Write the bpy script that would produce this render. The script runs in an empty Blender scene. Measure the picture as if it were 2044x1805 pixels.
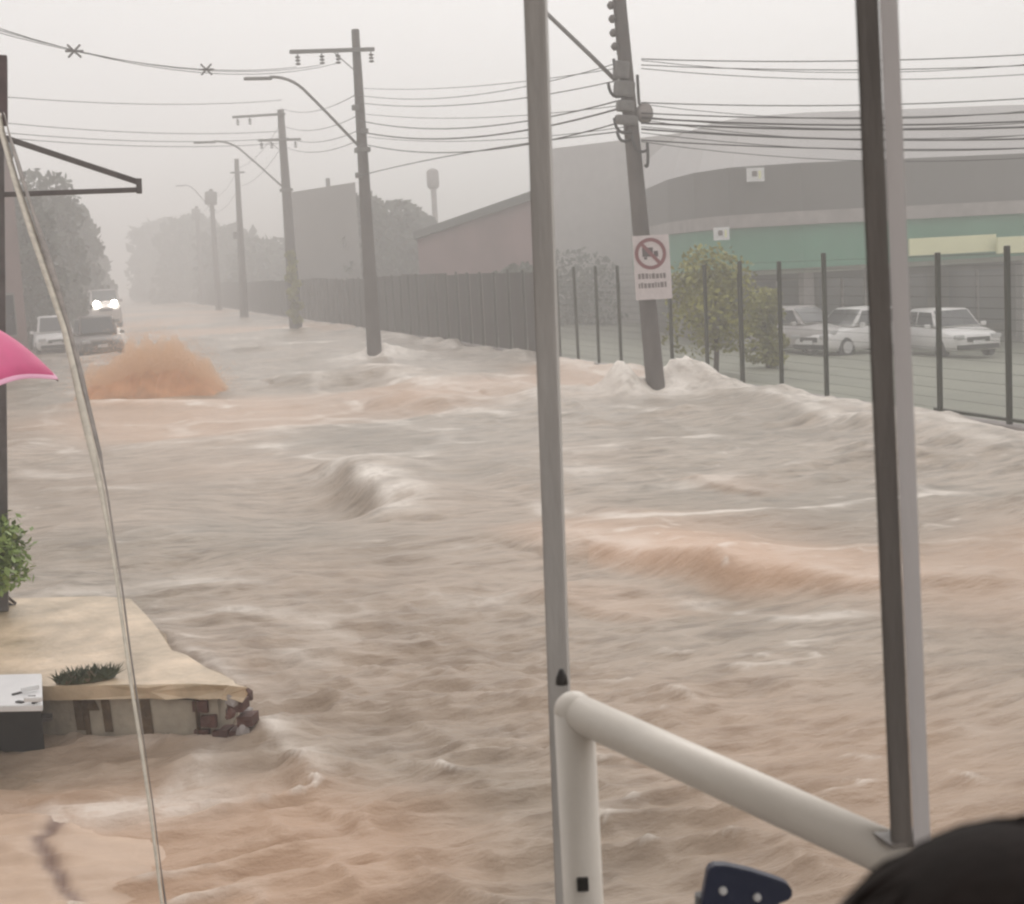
import bpy, bmesh, math, random
import numpy as np
from mathutils import Vector, Matrix, Quaternion
random.seed(7)
scene = bpy.context.scene
COL = scene.collection
R = math.radians

# ------------------------------------------------------------------ camera
W0, H0, F0 = 2044.0, 1805.0, 2900.0           # survey of the view: width, height, focal length in the same unit
EYE = Vector((0, 0, 2.6))
ROLL = R(3.1)
VPX, VPY = 190.0, 575.0                        # where the street (world +Y) vanishes
_d = Vector(((VPX - W0/2)/F0, -(VPY - H0/2)/F0, -1.0))
_s = -math.sin(ROLL)*_d.x + math.cos(ROLL)*_d.y
_u = Vector((-math.sin(ROLL), math.cos(ROLL), _s)).normalized()
_y = _d.normalized()
_x = _y.cross(_u).normalized()
CR = Matrix((_x, _y, _u))                      # camera -> world rotation
cam_data = bpy.data.cameras.new('camera')
cam = bpy.data.objects.new('camera', cam_data)
COL.objects.link(cam)
cam.matrix_world = Matrix.Translation(EYE) @ CR.to_4x4()
cam_data.sensor_fit = 'HORIZONTAL'
cam_data.sensor_width = 36.0
cam_data.lens = 36.0*F0/W0
cam_data.clip_start = 0.05
cam_data.clip_end = 4000
cam_data.dof.use_dof = True
cam_data.dof.focus_distance = 9.0
cam_data.dof.aperture_fstop = 11.0
scene.camera = cam

# ------------------------------------------------------------------ world, sun, exposure
world = bpy.data.worlds.new('World')
scene.world = world
world.use_nodes = True
nt = world.node_tree
nt.nodes.clear()
wo = nt.nodes.new('ShaderNodeOutputWorld')
bg = nt.nodes.new('ShaderNodeBackground')
sky = nt.nodes.new('ShaderNodeTexSky')
sky.sky_type = 'NISHITA'
sky.sun_disc = False
sky.sun_elevation = R(40)
sky.sun_rotation = R(24)
sky.dust_density = 6.0
hs = nt.nodes.new('ShaderNodeHueSaturation')
hs.inputs['Saturation'].default_value = 0.08
mixn = nt.nodes.new('ShaderNodeMix')
mixn.data_type = 'RGBA'
mixn.inputs[0].default_value = 0.82            # thick even cloud over the sky
mixn.inputs[7].default_value = (10.3, 9.95, 9.75, 1)
nt.links.new(sky.outputs[0], hs.inputs['Color'])
nt.links.new(hs.outputs[0], mixn.inputs[6])
nt.links.new(mixn.outputs[2], bg.inputs['Color'])
bg.inputs['Strength'].default_value = 0.099
nt.links.new(bg.outputs[0], wo.inputs[0])
sun_data = bpy.data.lights.new('sun', 'SUN')
sun_data.energy = 1.0
sun_data.angle = R(60)
sun_data.color = (1.0, 0.96, 0.92)
sun = bpy.data.objects.new('sun', sun_data)
COL.objects.link(sun)
_sd = Vector((math.sin(R(24))*math.cos(R(40)), math.cos(R(24))*math.cos(R(40)), math.sin(R(40))))
sun.rotation_euler = _sd.to_track_quat('Z', 'Y').to_euler()
scene.view_settings.view_transform = 'Standard'
scene.view_settings.look = 'None'
scene.view_settings.gamma = 1.0
scene.view_settings.use_curve_mapping = False
scene.view_settings.exposure = 0.05
scene.cycles.volume_bounces = 2
scene.cycles.max_bounces = 8
scene.cycles.filter_width = 2.3
scene.cycles.use_denoising = True

# ------------------------------------------------------------------ helpers
def ray(px, py):
    return (CR @ Vector(((px - W0/2)/F0, -(py - H0/2)/F0, -1.0)))
def at(px, py, depth):                         # a surveyed point: bearing and distance along the view axis
    return EYE + ray(px, py)*depth
def onz(px, py, z=0.0):                        # a surveyed point on the level z
    r = ray(px, py)
    return EYE + r*((z - EYE.z)/r.z)
def onY(px, py, Y):
    r = ray(px, py)
    return EYE + r*(Y/r.y)

def tag(o, label=None, cat=None, group=None, kind=None):
    if label: o['label'] = label
    if label and len(label.split()) > 16: print('LONG', label)
    if cat: o['category'] = cat
    if group: o['group'] = group
    if kind: o['kind'] = kind
    return o
def empty(name, loc, label=None, cat=None, group=None, rz=0.0, kind=None):
    o = bpy.data.objects.new(name, None)
    COL.objects.link(o)
    o.location = loc
    o.rotation_euler = (0, 0, rz)
    o.empty_display_size = 0.2
    return tag(o, label, cat, group, kind)
def link(name, me, m=None, parent=None, smooth=False):
    if m is not None: me.materials.append(m)
    o = bpy.data.objects.new(name, me)
    COL.objects.link(o)
    if parent is not None: o.parent = parent
    if smooth:
        for p in me.polygons: p.use_smooth = True
    return o
def obj(name, bm, m, parent=None, smooth=False):
    me = bpy.data.meshes.new(name)
    bm.normal_update()
    bm.to_mesh(me); bm.free()
    return link(name, me, m, parent, smooth)
def copy_tree(o, parent=None):
    c = o.copy(); COL.objects.link(c)
    if parent is not None: c.parent = parent
    for ch in [k for k in bpy.data.objects if k.parent == o]:
        copy_tree(ch, c)
    return c

def add_box(bm, c, s, rot=None, bevel=0.0):
    r = bmesh.ops.create_cube(bm, size=1.0)
    vs = r['verts']
    bmesh.ops.scale(bm, vec=s, verts=vs)
    if bevel > 0:
        es = list({e for v in vs for e in v.link_edges})
        rb = bmesh.ops.bevel(bm, geom=es, offset=bevel, segments=2, affect='EDGES', profile=0.6)
        vs = list({v for f in rb['faces'] for v in f.verts} | {v for v in vs if v.is_valid})
    if rot is not None:
        bmesh.ops.rotate(bm, cent=(0, 0, 0), matrix=rot, verts=vs)
    bmesh.ops.translate(bm, vec=c, verts=vs)
    return vs
def box(name, c, s, m, parent=None, rz=0.0, bevel=0.0):
    bm = bmesh.new()
    add_box(bm, Vector(c), Vector(s), Matrix.Rotation(rz, 3, 'Z') if rz else None, bevel)
    return obj(name, bm, m, parent)
def add_tube(bm, pts, rad, n=10, caps=True):
    pts = [Vector(p) for p in pts]
    if not hasattr(rad, '__len__'): rad = [rad]*len(pts)
    rings = []
    t0 = (pts[1]-pts[0]).normalized()
    ref = Vector((0, 0, 1)) if abs(t0.z) < 0.9 else Vector((1, 0, 0))
    a = t0.cross(ref).normalized()
    for i, p in enumerate(pts):
        if i == 0: t = t0
        elif i == len(pts)-1: t = (pts[i]-pts[i-1]).normalized()
        else: t = ((pts[i+1]-pts[i]).normalized() + (pts[i]-pts[i-1]).normalized()).normalized()
        a = (a - t*a.dot(t)).normalized()
        b = t.cross(a)
        rings.append([bm.verts.new(p + (a*math.cos(2*math.pi*k/n) + b*math.sin(2*math.pi*k/n))*rad[i]) for k in range(n)])
    for i in range(len(rings)-1):
        for k in range(n):
            f = bm.faces.new((rings[i][k], rings[i][(k+1) % n], rings[i+1][(k+1) % n], rings[i+1][k]))
            f.smooth = True
    if caps:
        bm.faces.new(rings[0][::-1]); bm.faces.new(rings[-1])
def tube(name, pts, rad, m, parent=None, n=10):
    bm = bmesh.new(); add_tube(bm, pts, rad, n)
    bmesh.ops.recalc_face_normals(bm, faces=bm.faces)
    return obj(name, bm, m, parent)
def beam(name, a, b, w, h, m, parent=None, bevel=0.0, up=(0, 0, 1), twist=0.0):
    a = Vector(a); b = Vector(b); t = (b-a); L = t.length; t.normalize()
    up = Vector(up)
    if abs(t.dot(up)) > 0.95: up = Vector((0, 1, 0))
    x = t.cross(up).normalized(); z = x.cross(t)
    M = Matrix((x, t, z)).transposed() @ Matrix.Rotation(twist, 3, 'Y')
    bm = bmesh.new()
    add_box(bm, (a+b)/2, Vector((w, L, h)), M, bevel)
    return obj(name, bm, m, parent)
def prism(name, pts, depth_vec, m, parent=None, bevel=0.0):
    bm = bmesh.new()
    dv = Vector(depth_vec)
    v0 = [bm.verts.new(Vector(p)) for p in pts]
    v1 = [bm.verts.new(Vector(p)+dv) for p in pts]
    n = len(pts)
    bm.faces.new(v0); bm.faces.new(v1[::-1])
    for i in range(n):
        bm.faces.new((v0[i], v1[i], v1[(i+1) % n], v0[(i+1) % n]))
    bmesh.ops.recalc_face_normals(bm, faces=bm.faces)
    if bevel: bmesh.ops.bevel(bm, geom=list(bm.edges), offset=bevel, segments=2, affect='EDGES')
    return obj(name, bm, m, parent)

def mat(name, col, rough=0.7, var=0.25, scale=6.0, bump=0.2, bscale=40.0, metal=0.0, spec=0.5, tint=None, emit=None, estr=0.0, stretch=(1, 1, 1)):
    m = bpy.data.materials.new(name)
    m.use_nodes = True
    t = m.node_tree; t.nodes.clear()
    out = t.nodes.new('ShaderNodeOutputMaterial')
    p = t.nodes.new('ShaderNodeBsdfPrincipled')
    t.links.new(p.outputs[0], out.inputs[0])
    tc = t.nodes.new('ShaderNodeTexCoord')
    mp = t.nodes.new('ShaderNodeMapping')
    mp.inputs['Scale'].default_value = stretch
    t.links.new(tc.outputs['Object'], mp.inputs[0])
    n = t.nodes.new('ShaderNodeTexNoise')
    n.inputs['Scale'].default_value = scale
    n.inputs['Detail'].default_value = 6
    n.inputs['Roughness'].default_value = 0.6
    t.links.new(mp.outputs[0], n.inputs['Vector'])
    rp = t.nodes.new('ShaderNodeValToRGB')
    rp.color_ramp.elements[0].position = 0.3
    rp.color_ramp.elements[1].position = 0.7
    lo = [c*(1-var) for c in col]
    hi = [min(1, c*(1+var)) for c in (tint or col)]
    rp.color_ramp.elements[0].color = (*lo, 1)
    rp.color_ramp.elements[1].color = (*hi, 1)
    t.links.new(n.outputs['Fac'], rp.inputs[0])
    t.links.new(rp.outputs[0], p.inputs['Base Color'])
    p.inputs['Roughness'].default_value = rough
    p.inputs['Metallic'].default_value = metal
    p.inputs['Specular IOR Level'].default_value = spec
    if bump > 0:
        n2 = t.nodes.new('ShaderNodeTexNoise')
        n2.inputs['Scale'].default_value = bscale
        n2.inputs['Detail'].default_value = 4
        t.links.new(mp.outputs[0], n2.inputs['Vector'])
        b = t.nodes.new('ShaderNodeBump')
        b.inputs['Strength'].default_value = bump
        b.inputs['Distance'].default_value = 0.02
        t.links.new(n2.outputs['Fac'], b.inputs['Height'])
        t.links.new(b.outputs[0], p.inputs['Normal'])
    if emit:
        p.inputs['Emission Color'].default_value = (*emit, 1)
        p.inputs['Emission Strength'].default_value = estr
    return m

M = {}
M['concrete'] = mat('pole_concrete', (0.10, 0.088, 0.082), 0.85, 0.25, 3.0, 0.3, 30, stretch=(1, 1, .3))
M['iron'] = mat('galvanised_iron', (0.15, 0.145, 0.14), 0.6, 0.2, 8, 0.1)
M['porcelain'] = mat('insulator', (0.10, 0.09, 0.085), 0.3, 0.2, 10, 0)
M['cable'] = mat('cable_black', (0.05, 0.05, 0.05), 0.7, 0.1, 10, 0)
M['fence'] = mat('fence_paint', (0.018, 0.024, 0.012), 0.6, 0.25, 5, 0.1)
M['fence_sheet'] = mat('fence_sheet', (0.035, 0.030, 0.027), 0.8, 0.25, 2.0, 0.1, stretch=(1, 1, .3))
M['plinth'] = mat('plinth_concrete', (0.33, 0.30, 0.29), 0.8, 0.2, 2, 0.3)
M['tube'] = mat('rail_paint', (0.80, 0.74, 0.66), 0.36, 0.05, 7, 0.05, 60, spec=0.5)
M['column'] = mat('column_steel', (0.54, 0.52, 0.50), 0.5, 0.24, 9, 0.25, 45, stretch=(1, 1, .18))
M['column_dark'] = mat('column_steel_dark', (0.20, 0.18, 0.165), 0.5, 0.24, 9, 0.25, 45, stretch=(1, 1, .18))
M['column_lit'] = mat('column_steel_lit', (0.80, 0.77, 0.77), 0.5, 0.05, 5, 0.05, 60, stretch=(1, 1, .25))  # paler tone standing in for daylight on the column's right face
M['bolt'] = mat('bolt_dark', (0.02, 0.016, 0.014), 0.5, 0.2, 30, 0)
M['white'] = mat('white_paint', (0.72, 0.72, 0.72), 0.5, 0.08, 4, 0.1)
M['carwhite'] = mat('car_white', (0.68, 0.67, 0.66), 0.3, 0.05, 2, 0)
M['cargrey'] = mat('car_brown_grey', (0.13, 0.11, 0.10), 0.35, 0.1, 2, 0)
M['vanpale'] = mat('van_pale', (0.42, 0.40, 0.39), 0.4, 0.08, 2, 0)
M['glass'] = mat('dark_glass', (0.03, 0.035, 0.04), 0.08, 0.2, 2, 0, spec=0.8)
M['tyre'] = mat('tyre', (0.02, 0.02, 0.02), 0.8, 0.2, 20, 0.2)
M['black'] = mat('black_plastic', (0.02, 0.02, 0.02), 0.5, 0.2, 20, 0)
M['lamp_on'] = mat('headlight_lit', (0.9, 0.9, 0.85), 0.3, 0.02, 5, 0, emit=(1.0, 0.93, 0.85), estr=60)
M['lamp_off'] = mat('headlight_glass', (0.5, 0.5, 0.5), 0.15, 0.05, 5, 0)
M['leafY'] = mat('leaf_yellow_green', (0.14, 0.15, 0.03), 0.6, 0.4, 1.2, 0, tint=(0.29, 0.29, 0.07))
M['leafD'] = mat('leaf_dark', (0.05, 0.065, 0.03), 0.6, 0.4, 1.5, 0)
M['leafG'] = mat('leaf_grey_green', (0.07, 0.085, 0.06), 0.6, 0.4, 0.8, 0)
M['leafN'] = mat('leaf_near', (0.13, 0.22, 0.04), 0.5, 0.4, 3, 0, tint=(0.24, 0.33, 0.09))
M['bark'] = mat('bark', (0.07, 0.055, 0.045), 0.9, 0.3, 10, 0.5)
M['pink'] = mat('umbrella_fabric', (0.66, 0.06, 0.22), 0.55, 0.08, 5, 0.1, 80)
M['pinkrim'] = mat('umbrella_trim', (0.85, 0.42, 0.60), 0.55, 0.05, 5, 0)
M['navy'] = mat('navy_plastic', (0.015, 0.022, 0.06), 0.45, 0.15, 6, 0.1)
M['hair'] = mat('dark_hair', (0.016, 0.010, 0.008), 0.8, 0.4, 30, 0.12, 160, spec=.15, stretch=(1, 1, .15))
M['skin'] = mat('skin', (0.36, 0.2, 0.13), 0.5, 0.08, 8, 0.05)
M['shirt'] = mat('shirt_dark', (0.03, 0.028, 0.03), 0.8, 0.2, 6, 0.3)
M['jeans'] = mat('jeans', (0.04, 0.06, 0.11), 0.85, 0.2, 8, 0.3)
M['roofgrey'] = mat('store_roof', (0.38, 0.365, 0.36), 0.7, 0.08, 0.4, 0.05)
M['fasciagrey'] = mat('store_dark_band', (0.145, 0.135, 0.13), 0.7, 0.08, 0.4, 0.05)
M['green'] = mat('store_green_band', (0.06, 0.25, 0.155), 0.6, 0.15, 0.4, 0.05)
M['cream'] = mat('store_cream_strip', (0.82, 0.82, 0.52), 0.6, 0.1, 0.5, 0.05)
M['soffit'] = mat('store_soffit', (0.38, 0.40, 0.33), 0.7, 0.1, 0.4, 0.05)
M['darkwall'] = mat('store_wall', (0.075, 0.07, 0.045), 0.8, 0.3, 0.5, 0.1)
M['lot'] = mat('lot_paving', (0.19, 0.195, 0.15), 0.75, 0.18, 0.3, 0.15, 12)
M['pinkwall'] = mat('shed_wall', (0.27, 0.17, 0.17), 0.8, 0.2, 0.35, 0.1)
M['greywall'] = mat('block_wall', (0.20, 0.19, 0.18), 0.85, 0.12, 0.3, 0.1)
M['shedroof'] = mat('shed_roof', (0.12, 0.125, 0.12), 0.7, 0.1, 0.4, 0.1)
M['housewall'] = mat('house_wall', (0.22, 0.16, 0.155), 0.85, 0.2, 0.5, 0.1)
M['slabtop'] = mat('platform_top', (0.44, 0.34, 0.21), 0.42, 0.30, 2.6, 0.4, 14, tint=(0.56, 0.44, 0.31))
M['slabface'] = mat('platform_face', (0.34, 0.30, 0.24), 0.8, 0.25, 5, 0.5, 22)
M['stain'] = mat('dark_stain_mortar', (0.10, 0.065, 0.035), 0.7, 0.4, 9, 0.5)
M['brick'] = mat('wet_brick', (0.085, 0.035, 0.026), 0.7, 0.35, 12, 0.4)
M['terrace'] = mat('terrace_tile', (0.30, 0.27, 0.24), 0.6, 0.15, 3, 0.1)
M['ceiling'] = mat('terrace_ceiling', (0.22, 0.21, 0.2), 0.8, 0.1, 3, 0.1)
M['strap'] = mat('strap_pale', (0.50, 0.45, 0.37), 0.5, 0.2, 14, 0.2, 60)
M['strapd'] = mat('strap_dark', (0.20, 0.17, 0.15), 0.6, 0.35, 9, 0.2, 60)
M['bracket'] = mat('bracket_steel', (0.10, 0.09, 0.085), 0.55, 0.25, 9, 0.1)
M['post_red'] = mat('post_dark_red', (0.075, 0.045, 0.045), 0.6, 0.3, 9, 0.1)
M['signwhite'] = mat('sign_white', (0.60, 0.54, 0.54), 0.5, 0.08, 8, 0)
M['signred'] = mat('sign_red', (0.20, 0.05, 0.06), 0.5, 0.1, 8, 0)
M['signblack'] = mat('sign_black', (0.05, 0.03, 0.035), 0.5, 0.1, 8, 0)
M['signgrey'] = mat('sign_lettering', (0.16, 0.13, 0.13), 0.5, 0.2, 8, 0)
M['ground'] = mat('ground_earth', (0.22, 0.18, 0.14), 0.9, 0.2, 0.2, 0.2, 3)

# ------------------------------------------------------------------ noise for the water
_rng = np.random.RandomState(11)
_T = _rng.rand(256, 256)
def vnoise(x, y):
    xi = np.floor(x).astype(int); yi = np.floor(y).astype(int)
    fx = x-xi; fy = y-yi
    fx = fx*fx*fx*(fx*(fx*6-15)+10); fy = fy*fy*fy*(fy*(fy*6-15)+10)
    a = _T[xi % 256, yi % 256]; b = _T[(xi+1) % 256, yi % 256]
    c = _T[xi % 256, (yi+1) % 256]; d = _T[(xi+1) % 256, (yi+1) % 256]
    return (a*(1-fx)+b*fx)*(1-fy) + (c*(1-fx)+d*fx)*fy
def fbm(x, y, o=4):
    s = 0; a = 0.5; t = 0
    for i in range(o):
        s = s + a*vnoise(x*2**i + 17.3*i, y*2**i + 9.1*i); t += a; a *= 0.5
    return s/t - 0.5
def ridge(x, y, o=3):
    s = 0; a = 0.5; t = 0
    for i in range(o):
        n = vnoise(x*2**i + 31.7*i, y*2**i + 5.3*i)
        s = s + a*(1-np.abs(2*n-1))**2; t += a; a *= 0.5
    return s/t
def sstep(a, b, x):
    t = np.clip((x-a)/(b-a), 0, 1); return t*t*(3-2*t)

# fence line along the flooded street (surveyed at its foot)
FN = [onz(2008, 885), onz(1645, 815)]
FX = 11.9                                      # the line the fence keeps to
POLE = {}
def polebase(k, px, py): POLE[k] = onz(px, py, 0.0)
polebase(1, 1310, 785); polebase(2, 748, 712); polebase(3, 591, 657); polebase(4, 488, 633)

def seg_d(X, Y, pts):                          # distance to a polyline, and position along it
    best = np.full(X.shape, 1e9); tt = np.zeros(X.shape); sd = np.zeros(X.shape)
    n = len(pts)-1
    for i in range(n):
        ax, ay = pts[i]; bx, by = pts[i+1]
        dx, dy = bx-ax, by-ay; L = dx*dx+dy*dy
        t = np.clip(((X-ax)*dx + (Y-ay)*dy)/L, 0, 1)
        ex = X-(ax+t*dx); ey = Y-(ay+t*dy)
        d = np.hypot(ex, ey)
        sgn = np.sign((X-ax)*dy - (Y-ay)*dx)   # + on the right of the direction
        m = d < best
        best = np.where(m, d, best); tt = np.where(m, (i+t)/n, tt); sd = np.where(m, d*sgn, sd)
    return best, tt, sd
def P2(px, py): v = onz(px, py, 0); return (v.x, v.y)

# standing waves and crests of the flood: (polyline, height, near width, far width, foam, ochre)
CRESTS = [
    ([P2(1115, 1112), P2(1180, 1098), P2(1260, 1112), P2(1380, 1132), P2(1500, 1150), P2(1700, 1158), P2(2060, 1160)], .20, .20, 1.0, .5, 1.0),
    ([P2(990, 1172), P2(1120, 1182), P2(1240, 1200), P2(1330, 1222)], .08, .14, .5, .2, .4),
    ([P2(650, 935), P2(700, 945), P2(750, 975), P2(790, 1000), P2(770, 1040)], .26, .28, .8, 1.2, .0),
    ([P2(500, 1020), P2(580, 1026), P2(660, 1010)], .06, .2, .5, .0, .0),
    ([P2(200, 905), P2(330, 893), P2(480, 886), P2(620, 862)], .10, .4, 1.0, .45, .1),
    ([P2(40, 985), P2(160, 982), P2(300, 978)], .05, .2, .6, .5, .0),
    ([P2(690, 745), P2(760, 752), P2(830, 768), P2(930, 790)], .22, .7, 1.2, .9, .1),
    ([P2(540, 770), P2(600, 765), P2(660, 772)], .20, .7, 1.2, .7, .0),
    ([P2(730, 805), P2(820, 800), P2(900, 806)], .14, .5, 1.1, .3, .7),
    ([P2(1340, 952), P2(1430, 968), P2(1560, 978)], .05, .10, .4, .2, .3),
    ([P2(960, 790), P2(1040, 783), P2(1120, 790), P2(1230, 800)], .14, .6, 1.0, .5, .2),
    ([P2(250, 1085), P2(330, 1072), P2(400, 1090)], .05, .15, .5, .35, .0),
    ([P2(770, 1110), P2(850, 1105), P2(930, 1118)], .04, .15, .5, .0, .0),
    ([P2(1420, 792), P2(1500, 800), P2(1580, 812), P2(1680, 838), P2(1800, 850), P2(1950, 885), P2(2100, 915)], .13, .35, .5, .75, .0),
    ([P2(150, 805), P2(220, 812), P2(330, 815), P2(450, 806)], .14, .5, 1.2, .8, .9),
    ([P2(500, 1440), P2(522, 1470), P2(565, 1500), P2(640, 1545)], .09, .1, .25, .9, .2),
    ([P2(300, 1250), P2(350, 1300), P2(440, 1352), P2(505, 1385)], .05, .12, .15, .5, .0),
    ([P2(90, 1490), P2(250, 1484), P2(430, 1484), P2(520, 1470)], .03, .08, .1, .35, .3),
]
def flood(X, Y):
    """height, foam and ochre share of the flood water"""
    wx = X + 1.2*fbm(X*.22+3, Y*.22, 3); wy = Y + 1.2*fbm(X*.22, Y*.22+40, 3)
    near = 1/(1+(Y/26.0)**2)
    rough = .45 + 1.1*sstep(-.15, .2, fbm(X*.09+7, Y*.07+2, 3))
    h = .22*fbm(wx*.16, wy*.22, 2)
    h = h + rough*(.15*(ridge(wx*.30+4, wy*.42, 2)-.45) + .05*(ridge(wx*.9+9, wy*1.1+2, 2)-.45))
    chop = sstep(16, 8, Y)*(.35+.9*sstep(5.5, 1.0, X))
    h = h + rough*near*(.075*fbm(wx*1.5, wy*2.4, 3) + .02*fbm(wx*4.5, wy*6.5, 3)) + chop*(.085*(ridge(wx*1.5+.5*wy, wy*3.4, 2)-.45) + .05*fbm(wx*3.1+wy, wy*8.0, 2) + .034*fbm(wx*5.5, wy*15, 3))
    foam = .65*sstep(.60, .88, ridge(wx*.34+4, wy*.5))*sstep(.0, .3, fbm(X*.5, Y*.5+9, 3)+.1)
    foam = np.maximum(foam, .6*sstep(.72, .95, ridge(wx*1.5+.5*wy, wy*3.4, 2))*sstep(.02, .25, fbm(X*.8+5, Y*.8, 2))*sstep(26, 10, Y))
    och = sstep(-.02, .22, fbm(X*.10+1.7, Y*.085+4.4, 3))*.6
    for pts, hh, wn, wf, fo, oc in CRESTS:
        d, t, sd = seg_d(wx*.15+X*.85, wy*.15+Y*.85, pts)
        w = np.where(sd > 0, wn, wf)           # steep on the near side, long on the far side
        e = np.sin(np.clip(t, 0, 1)*math.pi)**.5
        g = np.exp(-(d/w)**2)*e*(.7+.9*(fbm(X*1.1, Y*1.1, 2)+.3))
        h = h + hh*g
        foam = np.maximum(foam, fo*np.exp(-(d/(.5*w))**2)*e*(.6+1.3*fbm(X*2, Y*2.5, 3)))
        och = np.maximum(och, oc*np.exp(-(d/(1.6*w))**2)*e)
    # hollow behind the standing wave
    for (px, py, a, rx, ry) in ((590, 985, -.26, 1.0, 1.3), (715, 1010, -.14, .6, .6), (735, 820, -.14, 1.4, 1.6), (850, 1105, -.08, .7, .6), (1260, 1200, -.07, .8, .4), (330, 1130, -.1, 1.0, .5)):
        c = P2(px, py)
        h = h + a*np.exp(-((X-c[0])/rx)**2-((Y-c[1])/ry)**2)
    # pile-up round the poles: the stream runs in from the street's far end
    for k, (amp, rr) in {1: (.22, .62), 2: (.34, .7), 3: (.25, .6)}.items():
        b = POLE[k]
        dx = X-b.x; dy = Y-b.y
        r = np.hypot(dx, dy)
        ang = np.arctan2(dy, dx)
        col = np.exp(-((r-.45)/rr)**2)*(.55+.45*np.cos(ang-1.2))
        h = h + amp*col*(.8+.9*fbm(X*2.2, Y*2.2, 3))
        tail = np.exp(-((dx-.35*dy)/.9)**2)*np.exp(-np.clip(-dy, 0, 99)/3)*(dy < 0)
        foam = np.maximum(foam, np.clip(1.0*np.exp(-((r-.4)/(rr*1.5))**2)*(.75+.9*fbm(X*2, Y*2, 3)), 0, 1))
        foam = np.maximum(foam, .3*tail*(.8+fbm(X*2, Y*2, 3)))
    b = POLE[1]
    for (ox, oy, a, rx, ry) in ((-.60, .30, .50, .30, .5), (.70, .55, .40, .60, .6), (1.5, .3, .22, .7, .6)):
        g = np.exp(-((X-b.x-ox)/rx)**2-((Y-b.y-oy)/ry)**2)
        h = h + a*g*(.85+.8*fbm(X*3, Y*3, 3)); foam = np.maximum(foam, np.clip(1.5*g, 0, 1))
    # foam along the fence foot
    e = np.exp(-((FX-.35-X)/.55)**2)
    foam = np.maximum(foam, .75*e*(.7+1.2*fbm(X*1.5, Y*.9, 3)))
    h = h + .09*e*(.5+2*fbm(X*1.5, Y*.9+7, 3)+.3)
    mid = np.exp(-((Y-29)/9.0)**2)*sstep(-4, 0, X)
    foam = np.maximum(foam, .8*mid*sstep(.52, .8, ridge(wx*.5+2, wy*.55+6, 3))*(.6+1.2*fbm(X*1.2, Y*.8, 3)))
    # lower left: the sheet of sand-laden water over the driveway
    c = P2(150, 1760)
    sand = np.exp(-((X-c[0])/2.0)**2-((Y-c[1])/1.5)**2)
    och = np.maximum(och, .65*sstep(.15, .7, sand))
    far = sstep(60, 110, Y)
    h = h*(1-.6*far)
    return h, np.clip(foam, 0, 1), np.clip(och, 0, 1)

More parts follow.
